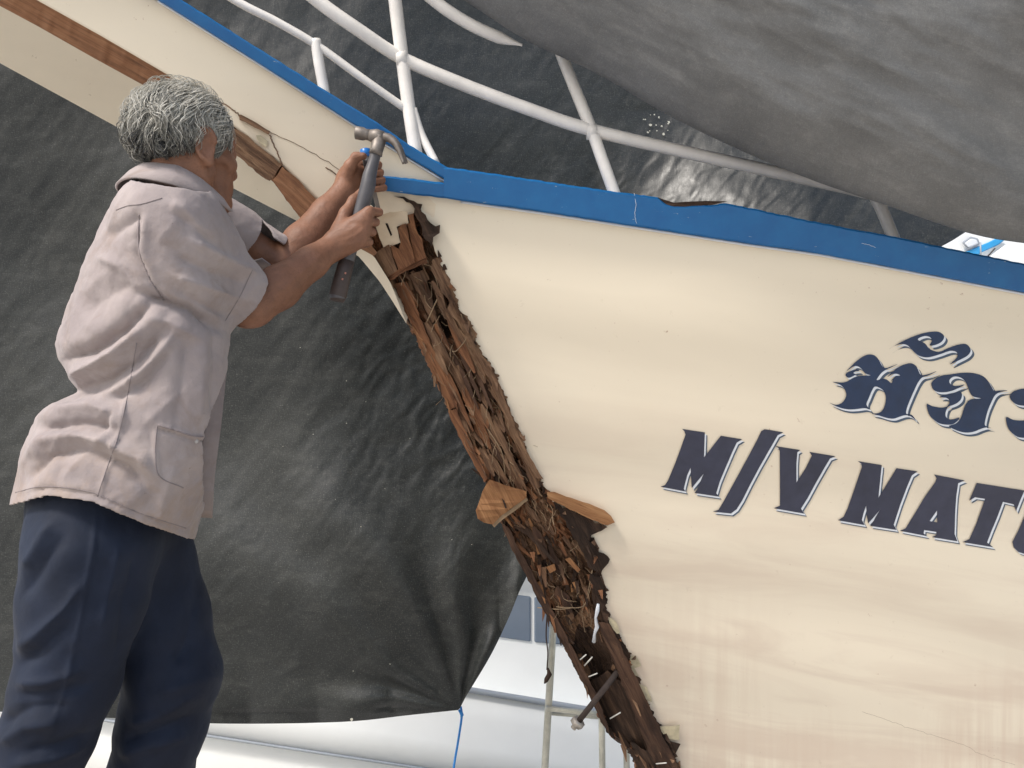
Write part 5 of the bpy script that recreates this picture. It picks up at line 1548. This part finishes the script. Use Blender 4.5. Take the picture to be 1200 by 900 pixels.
    ring = np.stack([W + rr * (math.cos(x) * A + math.sin(x) * Bn) for x in (0.5, 2.6, 4.7)], 2)     # N, n, 3, xyz
    whitep = np.clip(0.50 + 5.5 * (p[:, 1] - 0.030), 0.03, 0.95)
    kk = r.random(N) * 0.5 + 0.5 * (noise3(lc[li] * 7.0, 9) + 0.5)
    cls = np.where(kk < whitep * 0.75, 0, np.where(kk < whitep * 0.75 + 0.34, 1, 2))
    for ci, mname in enumerate(('hair_white', 'hair_grey', 'hair_dark')):
        R_ = ring[cls == ci]; m = len(R_)
        base = (np.arange(m) * n * 3)[:, None, None]
        kk_ = np.arange(n - 1)[None, :, None] * 3; c_ = np.arange(3)[None, None, :]; c1_ = (c_ + 1) % 3
        Fh = np.stack([base + kk_ + c_, base + kk_ + c1_, base + kk_ + 3 + c1_, base + kk_ + 3 + c_], -1).reshape(-1, 4)
        o = mesh_obj('hair', R_.reshape(-1, 3), Fh, M[mname], MAN); tag(o, kind='stuff')
simple('hair_cap', (0.10, 0.10, 0.095), 0.8, 0.4, 90, bump=0.6, dist=0.004)
hair()

# ================================================================== hammer
hm = empty('claw_hammer', c2w(Q(418, 262, 1.70)))
def T(name, pts, r, mat, parent, n=14):
    return tube(name, c2w(np.array(pts)), r, M[mat], parent, n)
DH = 1.70
hd_ = T('head', [Q(433, 158.5, DH), Q(441, 160, DH), Q(449, 162, DH)], [0.0125, 0.0165, 0.0150], 'steel', hm)
T('poll', [Q(416.6, 155.5, DH), Q(417.4, 155.6, DH), Q(426, 157, DH), Q(429, 157.5, DH), Q(435, 158.6, DH)], [0.0125, 0.0142, 0.0142, 0.0118, 0.0125], 'steel', hd_)
for s in (-1, 1):
    P = catmull([(447, 160), (456, 162), (463, 168), (467.5, 176), (470.5, 184), (473, 191.5)], 5)
    z = DH + s * np.linspace(0.003, 0.0125, len(P))
    T('claw', [Q(x + (3.5 if s > 0 else 0) * i / len(P), y, zz) for i, ((x, y), zz) in enumerate(zip(P, z))], np.linspace(0.0105, 0.0035, len(P)), 'steel', hd_, 10)
T('socket', [Q(445, 160, DH), Q(441.5, 176, DH), Q(440, 181, DH)], [0.0160, 0.0140, 0.0150], 'steel', hd_)
hp = [(440.5, 179), (437, 192), (433, 206), (431, 218), (425, 240), (417, 266), (409, 296), (402, 322), (396, 346), (395, 352)]
hr = [0.0120, 0.0125, 0.0150, 0.0165, 0.0158, 0.0150, 0.0160, 0.0170, 0.0185, 0.0140]
P = catmull([np.array([x, y, r_]) for (x, y), r_ in zip(hp, hr)], 5)
grip = T('handle', [Q(x, y, 1.702 - 0.00010 * (y - 180)) for x, y, _ in P], P[:, 2], 'hammer_rubber', hm, 18)
T('grip_sleeve', [Q(406.5, 305, 1.6895), Q(402, 322, 1.688), Q(396, 346, 1.6855), Q(394.8, 353, 1.685)], [0.0168, 0.0176, 0.0190, 0.0150], 'hammer_grip', grip, 18)
for (x, y) in ((405, 319), (401.5, 326)):
    T('print_mark', [Q(x, y, 1.6690), Q(x - 0.4, y + 2.2, 1.6690)], 0.0020, 'hammer_print', grip, 6)
tag(hm, 'steel claw hammer with grey rubber grip in the man\'s right hand', 'hammer')
# ================================================================== chisel
ch = empty('chisel', c2w(Q(436, 212, 1.78)))
T('striking_cap', [Q(427.4, 174.2, 1.776), Q(427.6, 175, 1.776), Q(428.6, 181, 1.777), Q(429, 184, 1.777)], [0.006, 0.0115, 0.0115, 0.0095], 'chisel_blue', ch)
T('handle', [Q(429, 184, 1.777), Q(433, 202, 1.785), Q(437, 220, 1.79)], [0.0100, 0.0105, 0.0090], 'hammer_rubber', ch)
a = Q(437, 219, 1.79); b = Q(445, 252, 1.805)
ax_ = (b - a); L_ = np.linalg.norm(ax_); ax_ /= L_
sx_ = np.cross(ax_, np.array([0, 0, 1.0])); sx_ /= np.linalg.norm(sx_); sy_ = np.cross(ax_, sx_)
v, f = box_data(c2w(0.5 * (a + b)), (c2w(ax_) - CAM) * L_ / 2, (c2w(sx_) - CAM) * 0.005, (c2w(sy_) - CAM) * 0.002)
mesh_obj('blade', v, f, M['steel'], ch, smooth=False)
tag(ch, 'chisel with a blue striking cap in the man\'s left hand', 'chisel')

# ================================================================== work platform under the man (below the frame)
pf = empty('work_platform', (-0.55, 1.6, 0))
for i in range(3):
    box('plank', (-0.62, 1.36 + 0.235 * i, 0.825), (2.4, 0.225, 0.045), M['plank_wood'], pf, 0.004)
for x in (-1.55, 0.30):
    for y in (1.30, 1.88):
        box('leg', (x, y, 0.39), (0.05, 0.05, 0.78), M['scaffold_paint'], pf, 0.004)
    box('bearer', (x, 1.59, 0.79), (0.05, 0.72, 0.022), M['scaffold_paint'], pf, 0.003)
    box('brace', (x, 1.59, 0.30), (0.03, 0.53, 0.04), M['scaffold_paint'], pf, 0.003)
tag(pf, 'low plank work platform that the man stands on', 'platform')
